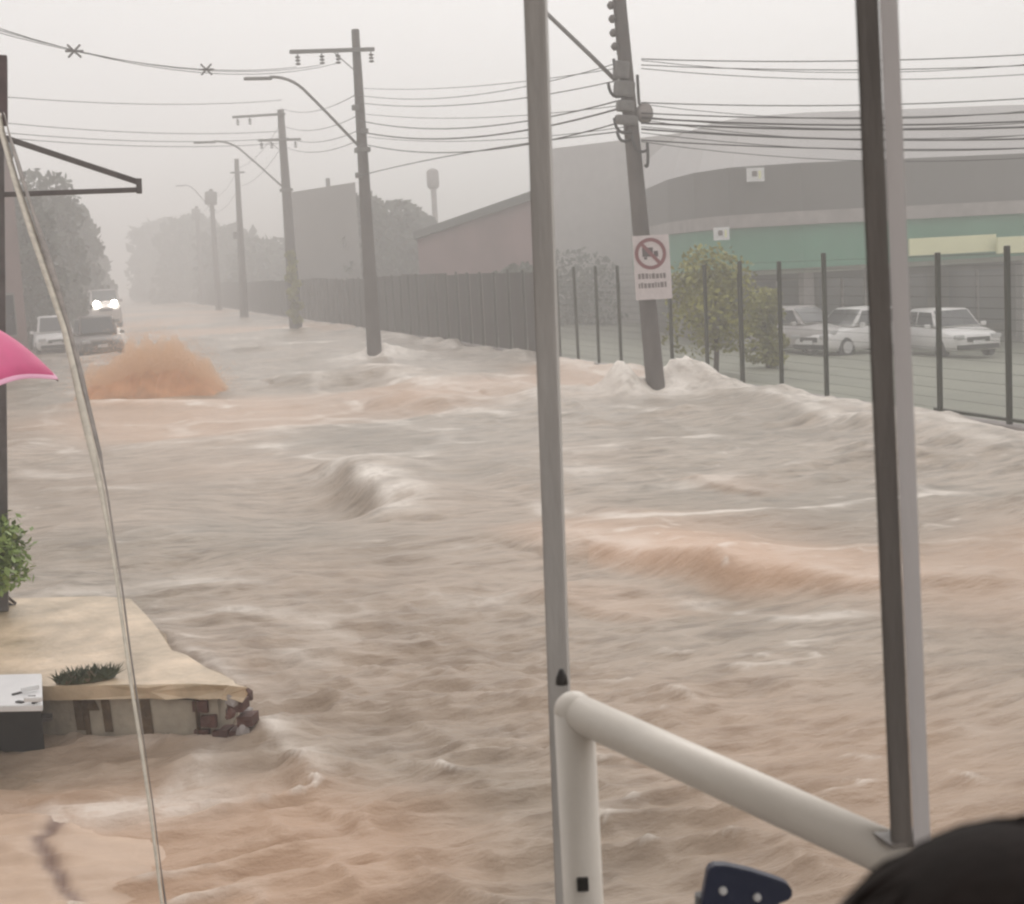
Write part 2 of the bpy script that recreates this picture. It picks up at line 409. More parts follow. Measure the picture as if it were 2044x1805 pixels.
# ------------------------------------------------------------------ water
def make_water():
    nr, nc = 1000, 620
    Ys = 3.2*np.exp(np.linspace(0, math.log(420/3.2), nr))
    V = np.linspace(0, 1, nc)
    Y, U = np.meshgrid(Ys, V, indexing='ij')
    x0 = -.42*Y-3.0
    x1 = np.minimum(1.05*Y+3, FX)
    X = x0 + (x1-x0)*U
    h, foam, och = flood(X, Y)
    co = np.stack([X, Y, h], -1).reshape(-1, 3)
    i = np.arange(nr-1)[:, None]*nc + np.arange(nc-1)[None, :]
    q = np.stack([i, i+1, i+1+nc, i+nc], -1).reshape(-1, 4)
    me = bpy.data.meshes.new('flood_water')
    me.vertices.add(len(co)); me.vertices.foreach_set('co', co.ravel())
    me.loops.add(q.size); me.loops.foreach_set('vertex_index', q.ravel())
    me.polygons.add(len(q))
    me.polygons.foreach_set('loop_start', np.arange(0, q.size, 4))
    me.polygons.foreach_set('use_smooth', np.ones(len(q), bool))
    me.update(calc_edges=True)
    at_ = me.attributes.new('foam', 'FLOAT', 'POINT'); at_.data.foreach_set('value', foam.ravel())
    at_ = me.attributes.new('ochre', 'FLOAT', 'POINT'); at_.data.foreach_set('value', och.ravel())
    m = bpy.data.materials.new('flood_water'); m.use_nodes = True
    t = m.node_tree; t.nodes.clear()
    N = t.nodes.new; L = t.links.new
    out = N('ShaderNodeOutputMaterial'); p = N('ShaderNodeBsdfPrincipled'); L(p.outputs[0], out.inputs[0])
    tc = N('ShaderNodeTexCoord')
    def noise(sc, det, st=(1, 1, 1), rough=.6):
        mp = N('ShaderNodeMapping'); mp.inputs['Scale'].default_value = st
        L(tc.outputs['Object'], mp.inputs[0])
        n = N('ShaderNodeTexNoise'); n.inputs['Scale'].default_value = sc; n.inputs['Detail'].default_value = det
        n.inputs['Roughness'].default_value = rough
        L(mp.outputs[0], n.inputs['Vector']); return n
    def mixc(fac, a, b):
        x = N('ShaderNodeMix'); x.data_type = 'RGBA'
        if isinstance(fac, float): x.inputs[0].default_value = fac
        else: L(fac, x.inputs[0])
        for k, c in ((6, a), (7, b)):
            if isinstance(c, tuple): x.inputs[k].default_value = (*c, 1)
            else: L(c, x.inputs[k])
        return x.outputs[2]
    def rampf(src, a, b, hi=1.0):
        r_ = N('ShaderNodeMapRange'); r_.inputs['From Min'].default_value = a; r_.inputs['From Max'].default_value = b
        r_.inputs['To Max'].default_value = hi
        L(src, r_.inputs['Value']); return r_.outputs[0]
    n1 = noise(.35, 5, (1, .8, 1)); n2 = noise(2.2, 6, (1, .7, 1))
    base = mixc(rampf(n1.outputs['Fac'], .35, .65), (.27, .225, .175), (.43, .355, .285))
    base = mixc(rampf(n2.outputs['Fac'], .4, .7, .35), base, (.17, .135, .095))
    n4 = noise(3.6, 6, (.5, 1.7, 1), .65)          # turbid streaks along the stream, darkened as painted-in ripple shading
    base = mixc(rampf(n4.outputs['Fac'], .46, .64, .72), base, (.14, .112, .082))
    ao = N('ShaderNodeAttribute'); ao.attribute_name = 'ochre'
    af = N('ShaderNodeAttribute'); af.attribute_name = 'foam'
    base = mixc(ao.outputs['Fac'], base, (.57, .36, .235))
    n3 = noise(5, 6, (1, .8, 1), .7)
    fm = N('ShaderNodeMath'); fm.operation = 'MULTIPLY'
    L(rampf(n3.outputs['Fac'], .22, .52), fm.inputs[0]); L(af.outputs['Fac'], fm.inputs[1])
    base = mixc(fm.outputs[0], base, (.90, .84, .77))
    L(base, p.inputs['Base Color'])
    p.inputs['Roughness'].default_value = .22
    p.inputs['IOR'].default_value = 1.33
    p.inputs['Specular IOR Level'].default_value = .30
    rr = N('ShaderNodeMapRange'); rr.inputs['To Min'].default_value = .34; rr.inputs['To Max'].default_value = .6
    L(fm.outputs[0], rr.inputs['Value']); L(rr.outputs[0], p.inputs['Roughness'])
    b1 = noise(6, 6, (.7, 1.5, 1), .6)
    b = N('ShaderNodeBump'); b.inputs['Strength'].default_value = .8; b.inputs['Distance'].default_value = .045
    L(b1.outputs['Fac'], b.inputs['Height']); L(b.outputs[0], p.inputs['Normal'])
    o = link('water', me, m)
    tag(o, kind='structure', label='muddy brown flood water rushing down the street')
    return o
make_water()

# ------------------------------------------------------------------ ground sheets
def sheet(name, pts, m, label=None):
    bm = bmesh.new(); bm.faces.new([bm.verts.new(p) for p in pts])
    bmesh.ops.recalc_face_normals(bm, faces=bm.faces)
    o = obj(name, bm, m); tag(o, label, kind='structure')
    return o
sheet('ground', [(-560, -60, -1.6), (560, -60, -1.6), (560, 900, -1.6), (-560, 900, -1.6)], M['ground'], 'earth under and around the flooded street')
# paved lot behind the fence, falling away from the street
def lotz(x): return .02 - 1.02*min(1, max(0, (x-FX)/15.0))
def make_lot():
    bm = bmesh.new()
    xs = [FX+.12+i*1.5 for i in range(12)] + [40, 60, 90, 140]
    ys = [2, 8] + [12+i*4 for i in range(14)] + [80, 110, 160, 240]
    g = [[bm.verts.new((x, y, lotz(x)+.04*math.sin(x*1.3+y*.7)*(1 if x < 35 else 0))) for x in xs] for y in ys]
    for i in range(len(ys)-1):
        for j in range(len(xs)-1):
            bm.faces.new((g[i][j], g[i][j+1], g[i+1][j+1], g[i+1][j]))
    o = obj('paved_lot', bm, M['lot'], smooth=True)
    tag(o, 'wet greenish grey paved yard behind the fence', kind='structure')
make_lot()
# verge on the far left bank of the street
def make_verge():
    bm = bmesh.new()
    pts = [(-4.6, 26), (-4.2, 60), (-3.4, 90), (-1.8, 120), (-1.0, 150), (-1.0, 420), (-200, 420), (-200, 26)]
    top = [bm.verts.new((x, y, .22)) for x, y in pts]; bot = [bm.verts.new((x, y, -1.3)) for x, y in pts]
    bm.faces.new(top)
    for i in range(len(pts)):
        j = (i+1) % len(pts); bm.faces.new((top[i], bot[i], bot[j], top[j]))
    bmesh.ops.recalc_face_normals(bm, faces=bm.faces)
    tag(obj('pavement', bm, M['plinth']), 'raised pavement along the left side of the street', kind='structure')
make_verge()

# ------------------------------------------------------------------ fence
def make_fence():
    f = empty('metal_fence', (FX+.05, 15, 0), 'long dark green fence of upright posts on a concrete plinth beside the flooded street', 'fence')
    inv = Vector((FX+.05, 15, 0))
    def L(p): return Vector(p)-inv
    # plinth
    o = box('plinth', L((FX+.06, 110, -.62)), (.24, 212, 1.36), M['plinth'], f)
    ys = []
    for (qx, qy) in ((2230, 950), (2008, 885), (1870, 851), (1742, 832), (1645, 815), (1555, 783), (1478, 775), (1408, 760), (1338, 752)):
        rr_ = ray(qx, qy); ys.append(rr_.y*FX/rr_.x)
    y = ys[-1] + 1.62
    while y < 170: ys.append(y); y += 1.62
    top = 2.42
    bm = bmesh.new(); add_box(bm, Vector((0, 0, .5)), Vector((.062, .07, 1.0)), None, .006)
    pm = bpy.data.meshes.new('fence_post'); bm.to_mesh(pm); bm.free(); pm.materials.append(M['fence'])
    # corrugated sheet infill further down the street
    def corr():
        bm = bmesh.new(); n = 24; w = 1.54
        r0 = []; r1 = []
        for i in range(n+1):
            yy = -w/2+w*i/n; xx = .018*math.cos(i*math.pi/1.5)
            r0.append(bm.verts.new((xx, yy, 0))); r1.append(bm.verts.new((xx, yy, 1)))
        for i in range(n): bm.faces.new((r0[i], r0[i+1], r1[i+1], r1[i]))
        m = bpy.data.meshes.new('fence_sheet'); bm.to_mesh(m); bm.free(); m.materials.append(M['fence_sheet']); return m
    cm = corr()
    rnd = random.Random(3)
    for i, y in enumerate(ys):
        p = bpy.data.objects.new('fence_post', pm); COL.objects.link(p); p.parent = f
        p.location = L((FX+.06, y, .02)); h = top + rnd.uniform(-.04, .05) + (.05 if y < 24 else 0)
        p.scale = (1, 1, h); p.rotation_euler = (rnd.uniform(-.008, .008), rnd.uniform(-.008, .008), 0)
        if y > 37:
            s = bpy.data.objects.new('sheet_panel', cm); COL.objects.link(s); s.parent = f
            s.location = L((FX+.12, y+.81, .07)); s.scale = (1, 1, top-.08+rnd.uniform(-.06, .05)+.05*math.sin(y*.25))
    # thin strands between posts of the near part (mesh wires)
    bm = bmesh.new()
    for k in range(16):
        z = .15+k*.15
        add_tube(bm, [L((FX+.06, 13, z)), L((FX+.06, 39.5, z))], .0028, 3)
    w = obj('wire_strands', bm, M['fence'], f); w['kind'] = 'stuff'
    # extra leaning post seen close beside another
    p = bpy.data.objects.new('fence_post', pm); COL.objects.link(p); p.parent = f
    p.location = L((FX+.30, ys[6]+.55, .0)); p.scale = (1, 1, 2.2)
    # bottom rail frame at the nearest bay
    beam('bottom_rail', L((FX+.06, 13.5, .12)), L((FX+.06, 19.2, .12)), .04, .04, M['fence'], f)
make_fence()

# ------------------------------------------------------------------ utility poles
def curve_pts(a, b, c, n=10):
    a, b, c = Vector(a), Vector(b), Vector(c)
    return [a*(1-t)**2 + b*2*t*(1-t) + c*t*t for t in [i/n for i in range(n+1)]]
def utility_pole(base, top, r0, r1, label, arms=(), lamp=None, group='concrete utility poles along the fence', extras=True):
    """arms: (height z, x from, x to, insulators); lamp: (z at pole, reach, rise)"""
    b = Vector(base); t = Vector(top)
    e = empty('utility_pole', b, label, 'utility pole', group)
    ax = (t-b)
    def on(z): return ax*((z-b.z)/ax.z)
    tube('pole_shaft', [on(b.z-1.4) if False else Vector((0, 0, 0))-ax.normalized()*1.4] + [ax*(i/6) for i in range(7)], [r0*1.03]+[r0+(r1-r0)*i/6 for i in range(7)], M['concrete'], e, 14)
    for (z, x0, x1, ins, dz) in arms:
        c = on(z)
        beam('crossarm', c+Vector((x0, -r1-.06, 0)), c+Vector((x1, -r1-.06, dz)), .10, .12, M['iron'], e, .01)
        for xi in ins:
            f = (xi-x0)/(x1-x0)
            q = c+Vector((xi, -r1-.06, dz*f-.065))
            bm = bmesh.new()
            add_tube(bm, [q, q-Vector((0, 0, .16))], .02, 6)
            for k in range(3):
                add_tube(bm, [q-Vector((0, 0, .07+.1*k)), q-Vector((0, 0, .10+.1*k)), q-Vector((0, 0, .14+.1*k))], [.05, .10, .04], 8)
            obj('insulator', bm, M['porcelain'], e)
        if x0 < -1.0 and x1 > .2:
            beam('brace', c+Vector((-.75, -r1-.04, -.02)), on(z-.7)+Vector((0, -r1, 0)), .03, .03, M['iron'], e)
    if lamp:
        z, reach, rise = lamp
        s = on(z); 
        pts = [s, s+Vector((-reach*.30, 0, rise*.50)), s+Vector((-reach*.45, 0, rise*.74))]
        pts += curve_pts(s+Vector((-reach*.52, 0, rise*.85)), s+Vector((-reach*.64, 0, rise*1.02)), s+Vector((-reach*.82, 0, rise*1.02)), 6)
        a = tube('lamp_arm', pts, .045, M['iron'], e, 8)
        bm = bmesh.new(); add_box(bm, s+Vector((-reach*.93, 0, rise*1.0)), Vector((reach*.26, .22, .09)), None, .035)
        obj('lamp_head', bm, M['iron'], e)
        beam('clamp', s+Vector((0, -r0, 0)), s+Vector((0, r0, 0)), r0*1.6+.06, .14, M['iron'], e)
    return e, on

S = 29.0/ F0
# pole 1: the near one standing in the flood with a sign
p1t = at(1222, -330, 28.0); p1b = POLE[1]
dep1 = (p1b-EYE).dot(CR @ Vector((0, 0, -1)))
p1t = at(1205, -330, dep1)
pole1, on1 = utility_pole(p1b, p1t, .185, .11, 'nearest concrete utility pole, standing in white foam with a prohibition sign strapped on', group='concrete utility poles along the fence')
def px1(px, py, d=0.0): return at(px, py, dep1+d) - p1b
# lamp arm
tube('lamp_arm', [px1(1240, 172), px1(1180, 112), px1(1086, 22), px1(1010, -32), px1(930, -55), px1(860, -58)], .042, M['iron'], pole1, 8)
bm = bmesh.new(); add_box(bm, px1(830, -58), Vector((.55, .22, .1)), None, .03); obj('lamp_head', bm, M['iron'], pole1)
# row of stacked rack insulators left of the shaft
rk = tube('insulator_rack', [px1(1225, -25), px1(1233, 110)], .018, M['iron'], pole1, 6)
for k, (qx, qy) in enumerate(((1219, -16), (1221, 11), (1224, 38), (1226, 66), (1229, 93))):
    c = px1(qx-2, qy, -.12)
    tube('insulator', [c+Vector((0, 0, .075)), c+Vector((0, 0, .02)), c-Vector((0, 0, .02)), c-Vector((0, 0, .075))], [.035, .075, .075, .035], M['porcelain'], pole1, 10)
    beam('rack_bracket', c, c+Vector((.17, .1, 0)), .025, .025, M['iron'], pole1)
# clutter of clamps and cable boxes
for (qx, qy, sx, sz, dd) in ((1240, 140, .30, .34, -.16), (1246, 178, .40, .30, -.18), (1248, 212, .34, .22, -.2), (1250, 240, .44, .18, -.2)):
    bm = bmesh.new(); add_box(bm, px1(qx, qy, dd), Vector((sx, .2, sz)), Matrix.Rotation(R(6), 3, 'Y'), .05); obj('cable_clamp', bm, M['iron'], pole1)
bm = bmesh.new(); bmesh.ops.create_uvsphere(bm, u_segments=14, v_segments=10, radius=.17); bmesh.ops.scale(bm, vec=(1, .8, 1.25), verts=bm.verts)
bmesh.ops.translate(bm, vec=px1(1287, 226, -.05), verts=bm.verts)
obj('junction_cap', bm, M['plinth'], pole1, True)
for (a, b_) in (((1225, 118), (1246, 150)), ((1214, 165), (1246, 190)), ((1226, 236), (1262, 262)), ((1232, 262), (1262, 278)), ((1272, 150), (1276, 205)), ((1262, 270), (1292, 300)), ((1292, 285), (1288, 330))):
    tube('cable_loop', curve_pts(px1(*a, -.2), px1(a[0]+4, b_[1]+14, -.25), px1(*b_, -.15), 6), .03, M['cable'], pole1, 6)

p2b = POLE[2]; dep2 = (p2b-EYE).dot(CR @ Vector((0, 0, -1)))
p2t = at(709, 60, dep2)
z_at = lambda px, py, d: at(px, py, d).z
w2 = lambda a, b, d: (at(b, 100, d)-at(a, 100, d)).length
pole2, on2 = utility_pole(p2b, p2t, .235, .125, 'second nearest utility pole with long crossarm, curved lamp arm',
    arms=[(z_at(712, 104, dep2), -w2(577, 712, dep2), w2(712, 746, dep2), [-w2(592, 712, dep2), -w2(640, 712, dep2), -w2(672, 712, dep2), .42], .05)],
    lamp=(z_at(716, 300, dep2), w2(505, 716, dep2), z_at(560, 172, dep2)-z_at(716, 300, dep2)+.12))
for yy, xx in ((215, 709), (350, 716), (262, 728)):
    box('cable_clamp', at(xx, yy, dep2-.2)-p2b, (.2, .2, .16), M['iron'], pole2, bevel=.02)
p3b = POLE[3]; dep3 = (p3b-EYE).dot(CR @ Vector((0, 0, -1)))
p3t = at(560, 220, dep3)
pole3, on3 = utility_pole(p3b, p3t, .33, .17, 'third utility pole down the street, short left arm at the very top',
    arms=[(z_at(562, 232, dep3)-.02, -w2(465, 562, dep3), .2, [-2.2, -1.6], .1), (z_at(565, 280, dep3), -w2(515, 565, dep3), w2(565, 600, dep3), [-1.1, -.6, .6], .0)],
    lamp=(z_at(566, 380, dep3), w2(402, 566, dep3), z_at(460, 287, dep3)-z_at(566, 380, dep3)))
p4b = POLE[4]; dep4 = (p4b-EYE).dot(CR @ Vector((0, 0, -1)))
pole4, on4 = utility_pole(p4b, at(472, 318, dep4), .30, .16, 'fourth utility pole, plain and thin in the rain haze', lamp=None,
    arms=[(z_at(475, 345, dep4), -.5, .5, [], 0)])
box('cable_clamp', at(471, 470, dep4-.2)-p4b, (.4, .4, .5), M['iron'], pole4, bevel=.02)
p5b = Vector((11.0, 135, 0)); d5 = (p5b-EYE).dot(CR @ Vector((0, 0, -1)))
p5b = at(436, 604, d5); p5b.z = 0
pole5, on5 = utility_pole(p5b, at(421, 378, d5), .30, .18, 'fifth utility pole, faint, with a transformer drum near its top', lamp=(z_at(424, 420, d5), 2.9, 2.3))
tube('transformer', [at(421, 384, d5-.4)-p5b, at(421, 408, d5-.4)-p5b], .55, M['iron'], pole5, 12)
p6b = Vector((11.2, 170, 0)); d6 = (p6b-EYE).dot(CR @ Vector((0, 0, -1)))
p6b = at(404, 596, d6); p6b.z = 0
pole6, on6 = utility_pole(p6b, at(392, 412, d6), .30, .2, 'sixth utility pole, the farthest and faintest one', lamp=None)
tube('transformer', [at(391, 418, d6-.4)-p6b, at(391, 440, d6-.4)-p6b], .5, M['iron'], pole6, 12)
# poles outside the frame that the wires run to
plb = Vector((-7.0, 25, .2)); poleL, onL = utility_pole(plb, plb+Vector((0, 0, 9.6)), .19, .12, 'utility pole on the left pavement carrying the wires that cross the street', arms=[(9.4, -1.0, 1.0, [-.8, .8], 0)])
pmb = Vector((-7.2, 50, .2)); poleM, onM = utility_pole(pmb, pmb+Vector((0, 0, 9.2)), .19, .12, 'farther utility pole on the left pavement carrying low wires', arms=[(8.9, -1.0, 1.0, [-.8, .8], 0)])
prb = at(2750, 700, 27.5); prb.z = -1.0; poleR, onR = utility_pole(prb, prb+Vector((0, 0, 10.5)), .19, .12, 'utility pole in the yard right of the store carrying the wires from the near pole')

# ------------------------------------------------------------------ wires
def wire(A, B, sag, r=.013, label='', group='overhead wires', n=18, parent=None, spacers=()):
    A = Vector(A); B = Vector(B)
    r *= .82
    pts = [A.lerp(B, i/n) - Vector((0, 0, 4*sag*(i/n)*(1-i/n))) for i in range(n+1)]
    e = tube('overhead_wire', [p-A for p in pts], r, M['cable'], None, 5)
    e.location = A
    tag(e, label, 'wire', group)
    for s in spacers:
        p = A.lerp(B, s) - Vector((0, 0, 4*sag*s*(1-s))) - A
        bm = bmesh.new()
        for a in (R(45), R(-45), R(0)):
            add_box(bm, p, Vector((.42, .04, .05)), Matrix.Rotation(a, 3, 'Y'), .01)
        obj('spacer', bm, M['porcelain'], e)
    return e
top_l = [at(592, 134, dep2), at(640, 130, dep2), at(672, 127, dep2)]
labs = ['overhead wire to the top left corner carrying two cross shaped spacers',
        'overhead wire from the middle insulator of the second pole to the top left corner',
        'overhead wire from the insulator beside the second pole shaft to the top left corner']
for k, p in enumerate(top_l):
    wire(p, plb+Vector((-.8+.7*k, 0, 9.35-.12*k)), 1.15+.12*k, .012, labs[k], spacers=((.22, .46) if k == 0 else ()))
for k in range(2):
    wire(on1(p1t.z-.4-k*.35)+p1b, plb+Vector((.8, 0, 9.4-.25*k)), 2.2-.1*k, .011, ['upper of two thin wires sagging across the top left of the sky', 'lower of two thin wires sagging across the top left of the sky'][k])
# pole 2 <-> pole 3, pole 3 <-> pole 4 ...
pw = [('upper', 188, 205), ('second', 232, 238), ('third', 262, 258), ('lowest', 282, 278)]
for k, (nm, y2, y3) in enumerate(pw):
    wire(at(712, y2, dep2), at(562, y3+12, dep3), .35, .016, '%s wire of the bundle between the second and third pole' % nm)
for k, (nm, y3, y4) in enumerate((('upper', 240, 335), ('lower', 290, 372))):
    wire(at(564, y3, dep3), at(474, y4, dep4), .5, .016, '%s wire between the third and fourth pole' % nm)
for k, (nm, y4, y5) in enumerate((('upper', 340, 395), ('lower', 380, 424))):
    wire(at(474, y4, dep4), at(422, y5, d5), .5, .018, '%s faint wire between the fourth and fifth pole' % nm)
wire(at(422, 400, d5), at(392, 425, d6), .5, .02, 'faint wire between the fifth and sixth pole')
# pole 1 <-> pole 2
for k, (nm, y1, y2, sg, r) in enumerate((('topmost', 122, 190, .45, .012), ('second', 158, 205, .35, .014), ('third', 198, 240, .5, .018), ('fourth', 214, 262, .5, .024), ('fifth', 242, 285, .55, .018), ('lowest', 262, 352, -.15, .016))):
    if k in (0, 2, 4): wire(at(1246, y1+12, dep1-.25), at(714, y2-14, dep2-.2), sg*.4, .010, 'thin tight wire beside the %s one between nearest and second pole' % nm)
    wire(at(1246, y1, dep1-.25), at(714, y2, dep2-.2), sg*.8, r, '%s wire of the bundle between the nearest and second pole' % nm)
# pole 1 to the right
for k, (nm, y1, y2, sg, r) in enumerate((('topmost', 118, 40, .30, .014), ('second', 130, 66, .32, .012), ('third', 205, 120, .34, .014), ('fourth', 226, 150, .36, .016), ('fifth', 236, 175, .36, .022), ('sixth', 246, 200, .3, .024), ('seventh', 258, 226, .34, .022), ('lowest', 280, 250, .30, .016))):
    if k in (0, 2, 4, 7): wire(at(1280, y1+3, dep1-.1), at(2750, y2-44, 27.8), sg*2.3, .009, 'faint slack wire crossing above the %s one right of the nearest pole' % nm)
    if k in (1, 3, 5, 6): wire(at(1280, y1+7, dep1-.2), at(2750, y2-18, 27.5), sg*1.7, .010, 'thin wire just under the %s one running right from the nearest pole' % nm)
    wire(at(1280, y1, dep1-.2), at(2750, y2, 27.5), sg, r, '%s wire running right from the nearest pole across the store roof' % nm)
# left bundle
for k, (nm, ya, yb) in enumerate((('upper', 200, 170), ('middle', 262, 214), ('lower', 276, 236), ('lowest', 286, 246))):
    B = at(-210, yb, 47)
    wire(at(562, ya, dep3), Vector((pmb.x, pmb.y, B.z)), .45, .02, '%s long level wire crossing the street from the third pole to the left' % nm)

# ------------------------------------------------------------------ road sign on pole 1
def road_sign():
    c = at(1302, 535, dep1-.32)
    e = empty('road_sign', c, 'white prohibition sign plate with dark red ring and lorry symbol on the near pole', 'sign')
    s = dep1/F0                                # metres per survey unit
    rt = CR @ Vector((1, 0, 0)); rt.z = 0; rt.normalize(); nr = Vector((rt.y, -rt.x, 0)); up = Vector((-.02, 0, 1)).normalized()
    if nr.dot(ray(1302, 535)) > 0: nr = -nr
    def q(u, v, n=0.0): return rt*(u*s) + up*(v*s) + nr*n
    tl = 2.5
    def plate(name, u0, v0, u1, v1, m, n=.0, th=.012):
        return prism(name, [q(u0, v0, n), q(u1, v0, n), q(u1, v1, n), q(u0, v1, n)], nr*th, m, e)
    plate('sign_plate', -36, -62, 36, 64, M['signwhite'])
    bm = bmesh.new()
    def ringm(r0, r1, cu, cv, n):
        o = []; k = 28
        for i in range(k):
            a = 2*math.pi*i/k
            o.append((bm.verts.new(q(cu+r0*math.cos(a), cv+r0*math.sin(a), n)), bm.verts.new(q(cu+r1*math.cos(a), cv+r1*math.sin(a), n)), bm.verts.new(q(cu+r0*math.cos(a), cv+r0*math.sin(a), n-.006)), bm.verts.new(q(cu+r1*math.cos(a), cv+r1*math.sin(a), n-.006))))
        for i in range(k):
            A = o[i]; B = o[(i+1) % k]
            bm.faces.new((A[0], A[1], B[1], B[0])); bm.faces.new((A[1], A[3], B[3], B[1])); bm.faces.new((A[2], A[0], B[0], B[2]))
    ringm(24, 31, -2, 28, .022)
    bmesh.ops.recalc_face_normals(bm, faces=bm.faces)
    obj('ring', bm, M['signred'], e)
    dv = Vector((1, -1))
    prism('diagonal_bar', [q(-21, 45, .016), q(-16, 50, .016), q(18, 11, .016), q(13, 6, .016)], nr*.004, M['signred'], e)
    plate('lorry_symbol', -18, 22, 3, 40, M['signblack'], .0125, .004)
    plate('lorry_symbol', 4.5, 22, 13, 33, M['signblack'], .0125, .004)
    for u in (-12, 7): 
        plate('lorry_symbol', u-3, 17, u+3, 21.5, M['signblack'], .0125, .004)
    rnd = random.Random(5)
    for v in (-16, -34):                       # two lines of lettering, too blurred to read
        u = -29
        while u < 27:
            w = rnd.uniform(3, 6.5); plate('lettering', u, v-5, min(u+w, 29), v+5+rnd.uniform(-1, 1), M['signgrey'], .0125, .003); u += w+1.8
    for v in (40, -45):
        beam('strap_band', q(-14, v, -.02), q(14, v, -.02), .05, .03, M['iron'], e)
    beam('mounting_bracket', q(0, 60, -.02), q(0, -60, -.02), .04, .03, M['iron'], e)
    beam('spacer_bar', q(0, 30, -.02), q(0, 30, -.20), .05, .05, M['iron'], e)
road_sign()

# ------------------------------------------------------------------ trees and bushes
def leaf_cloud(bm, blobs, n, size, rnd, drop=.35):
    for i in range(n):
        cx, cy, cz, rx, ry, rz = blobs[rnd.randrange(len(blobs))]
        u = rnd.uniform(-1, 1); a = rnd.uniform(0, 2*math.pi); s = math.sqrt(1-u*u)
        rr = rnd.uniform(.45, 1.0)**.5*(1+rnd.gauss(0, .08))
        p = Vector((cx+rx*rr*s*math.cos(a), cy+ry*rr*s*math.sin(a), cz+rz*rr*u))
        q = Quaternion((rnd.gauss(0, 1), rnd.gauss(0, 1), rnd.gauss(0, 1), rnd.gauss(0, 1))).normalized()
        w = size*rnd.uniform(.6, 1.5); l = w*rnd.uniform(1.1, 2.0)
        vs = [bm.verts.new(p + q @ Vector(c)) for c in ((-w/2, 0, 0), (0, -l/2, 0), (w/2, 0, w*.2), (0, l/2, 0))]
        bm.faces.new(vs)
def tree(base, height, width, label, m='leafD', seed=1, n=2500, leaf=.22, trunkh=.3, nb=9, group=None, cat='tree', name='broadleaf_tree', flat=1.0, crown_low=None):
    rnd = random.Random(seed)
    e = empty(name, base, label, cat, group)
    cl = trunkh if crown_low is None else crown_low
    blobs = []
    for i in range(nb):
        f = (i+.5)/nb
        z = height*(cl + (1-cl)*f)
        w = width/2*(math.sin(math.pi*min(1, .18+.8*f))**.7)
        a = i*2.4+rnd.random()
        r = w*.5*rnd.uniform(.5, 1)
        b = width*.24*rnd.uniform(.8, 1.3)
        blobs.append((r*math.cos(a), r*math.sin(a), z-b*.3, b*1.25, b*1.25*flat, min(b*rnd.uniform(.7, 1.0), height*.3)))
    bm = bmesh.new(); leaf_cloud(bm, blobs, n, leaf, rnd)
    c = obj('crown', bm, M[m], e)
    bm = bmesh.new()
    r0 = max(.05, height*.022)
    add_tube(bm, [(0, 0, -.6), (.03*height, 0, height*.25), (.01*height, .02*height, height*.5), (0, 0, height*.8)], [r0*1.2, r0, r0*.7, r0*.25], 8)
    for b in blobs[::2]:
        z0 = max(height*.2, b[2]-height*.25)
        add_tube(bm, [(.02*height, 0, z0), (b[0]*.5, b[1]*.5, (z0+b[2])/2+.1), (b[0], b[1], b[2])], [r0*.5, r0*.35, r0*.12], 6)
    obj('trunk', bm, M['bark'], e)
    return e
# yellow-green tree behind the fence right of the near pole
tb = at(1425, 705, 33); tb.z = lotz(tb.x)
tree(tb, 2.7, 2.3, 'small yellow green tree behind the fence just right of the sign pole', 'leafY', 4, 4200, .07, .22, 13, crown_low=.36)
tb = at(1530, 705, 36); tb.z = lotz(tb.x)
tree(tb, 1.9, 1.2, 'lower yellow green bushy tree right of the taller one', 'leafY', 8, 2600, .075, .1, 8)
# darker shrubs behind the fence
for k, (px, dpt, h, w, sd, lb) in enumerate(((1145, 82, 3.9, 6.5, 3, 'dark shrub behind the fence beside the steel column'), (1225, 86, 4.0, 6.5, 5, 'dark shrub behind the fence left of the sign pole'),
        (1045, 58, 2.8, 3.0, 9, 'dark shrub showing over the sheet fence left of the column'))):
    b = at(px, 700, dpt); b.z = lotz(b.x)
    tree(b, h, w, lb, 'leafG', sd, 1800, .2, .05, 8, group='dark shrubs behind the fence', cat='shrub', name='shrub', crown_low=.02)
# hazy trees along the fence further down and behind it
far = [(800, 95, 150, 96, 'rounded grey tree beyond the fence right of the second pole', 410, 21), (850, 100, 90, 100, 'grey tree beside the sloping pink shed', 430, 22),
       (740, 90, 100, 92, 'tree crown directly behind the second pole', 388, 23),
       (540, 150, 170, 150, 'faint tree behind the fence between the third and fourth pole', 490, 24), (470, 170, 180, 170, 'faint tree behind the fourth pole', 470, 25),
       (395, 200, 190, 200, 'very faint tree near the far end of the street', 450, 26), (330, 230, 160, 230, 'farthest barely visible tree at the end of the street', 455, 27),
       (615, 130, 90, 120, 'faint tree left of the grey block building', 480, 28)]
far.append((585, 71, 34, 71, 'small pale yellow green shrub at the foot of the third pole', 500, 41))
for (px, d, wpx, dd, lb, ytop, sd) in far:
    b = at(px, 560, d); zt = at(px, ytop, d).z; b.z = -.9 if b.x > 13 else .1
    tree(b, zt-b.z, wpx*d/F0, lb, 'leafY' if sd == 41 else 'leafG', sd, 3000, .45*d/100 if sd != 41 else .12, .12, 10, group='hazy trees beyond the fence', crown_low=.08)
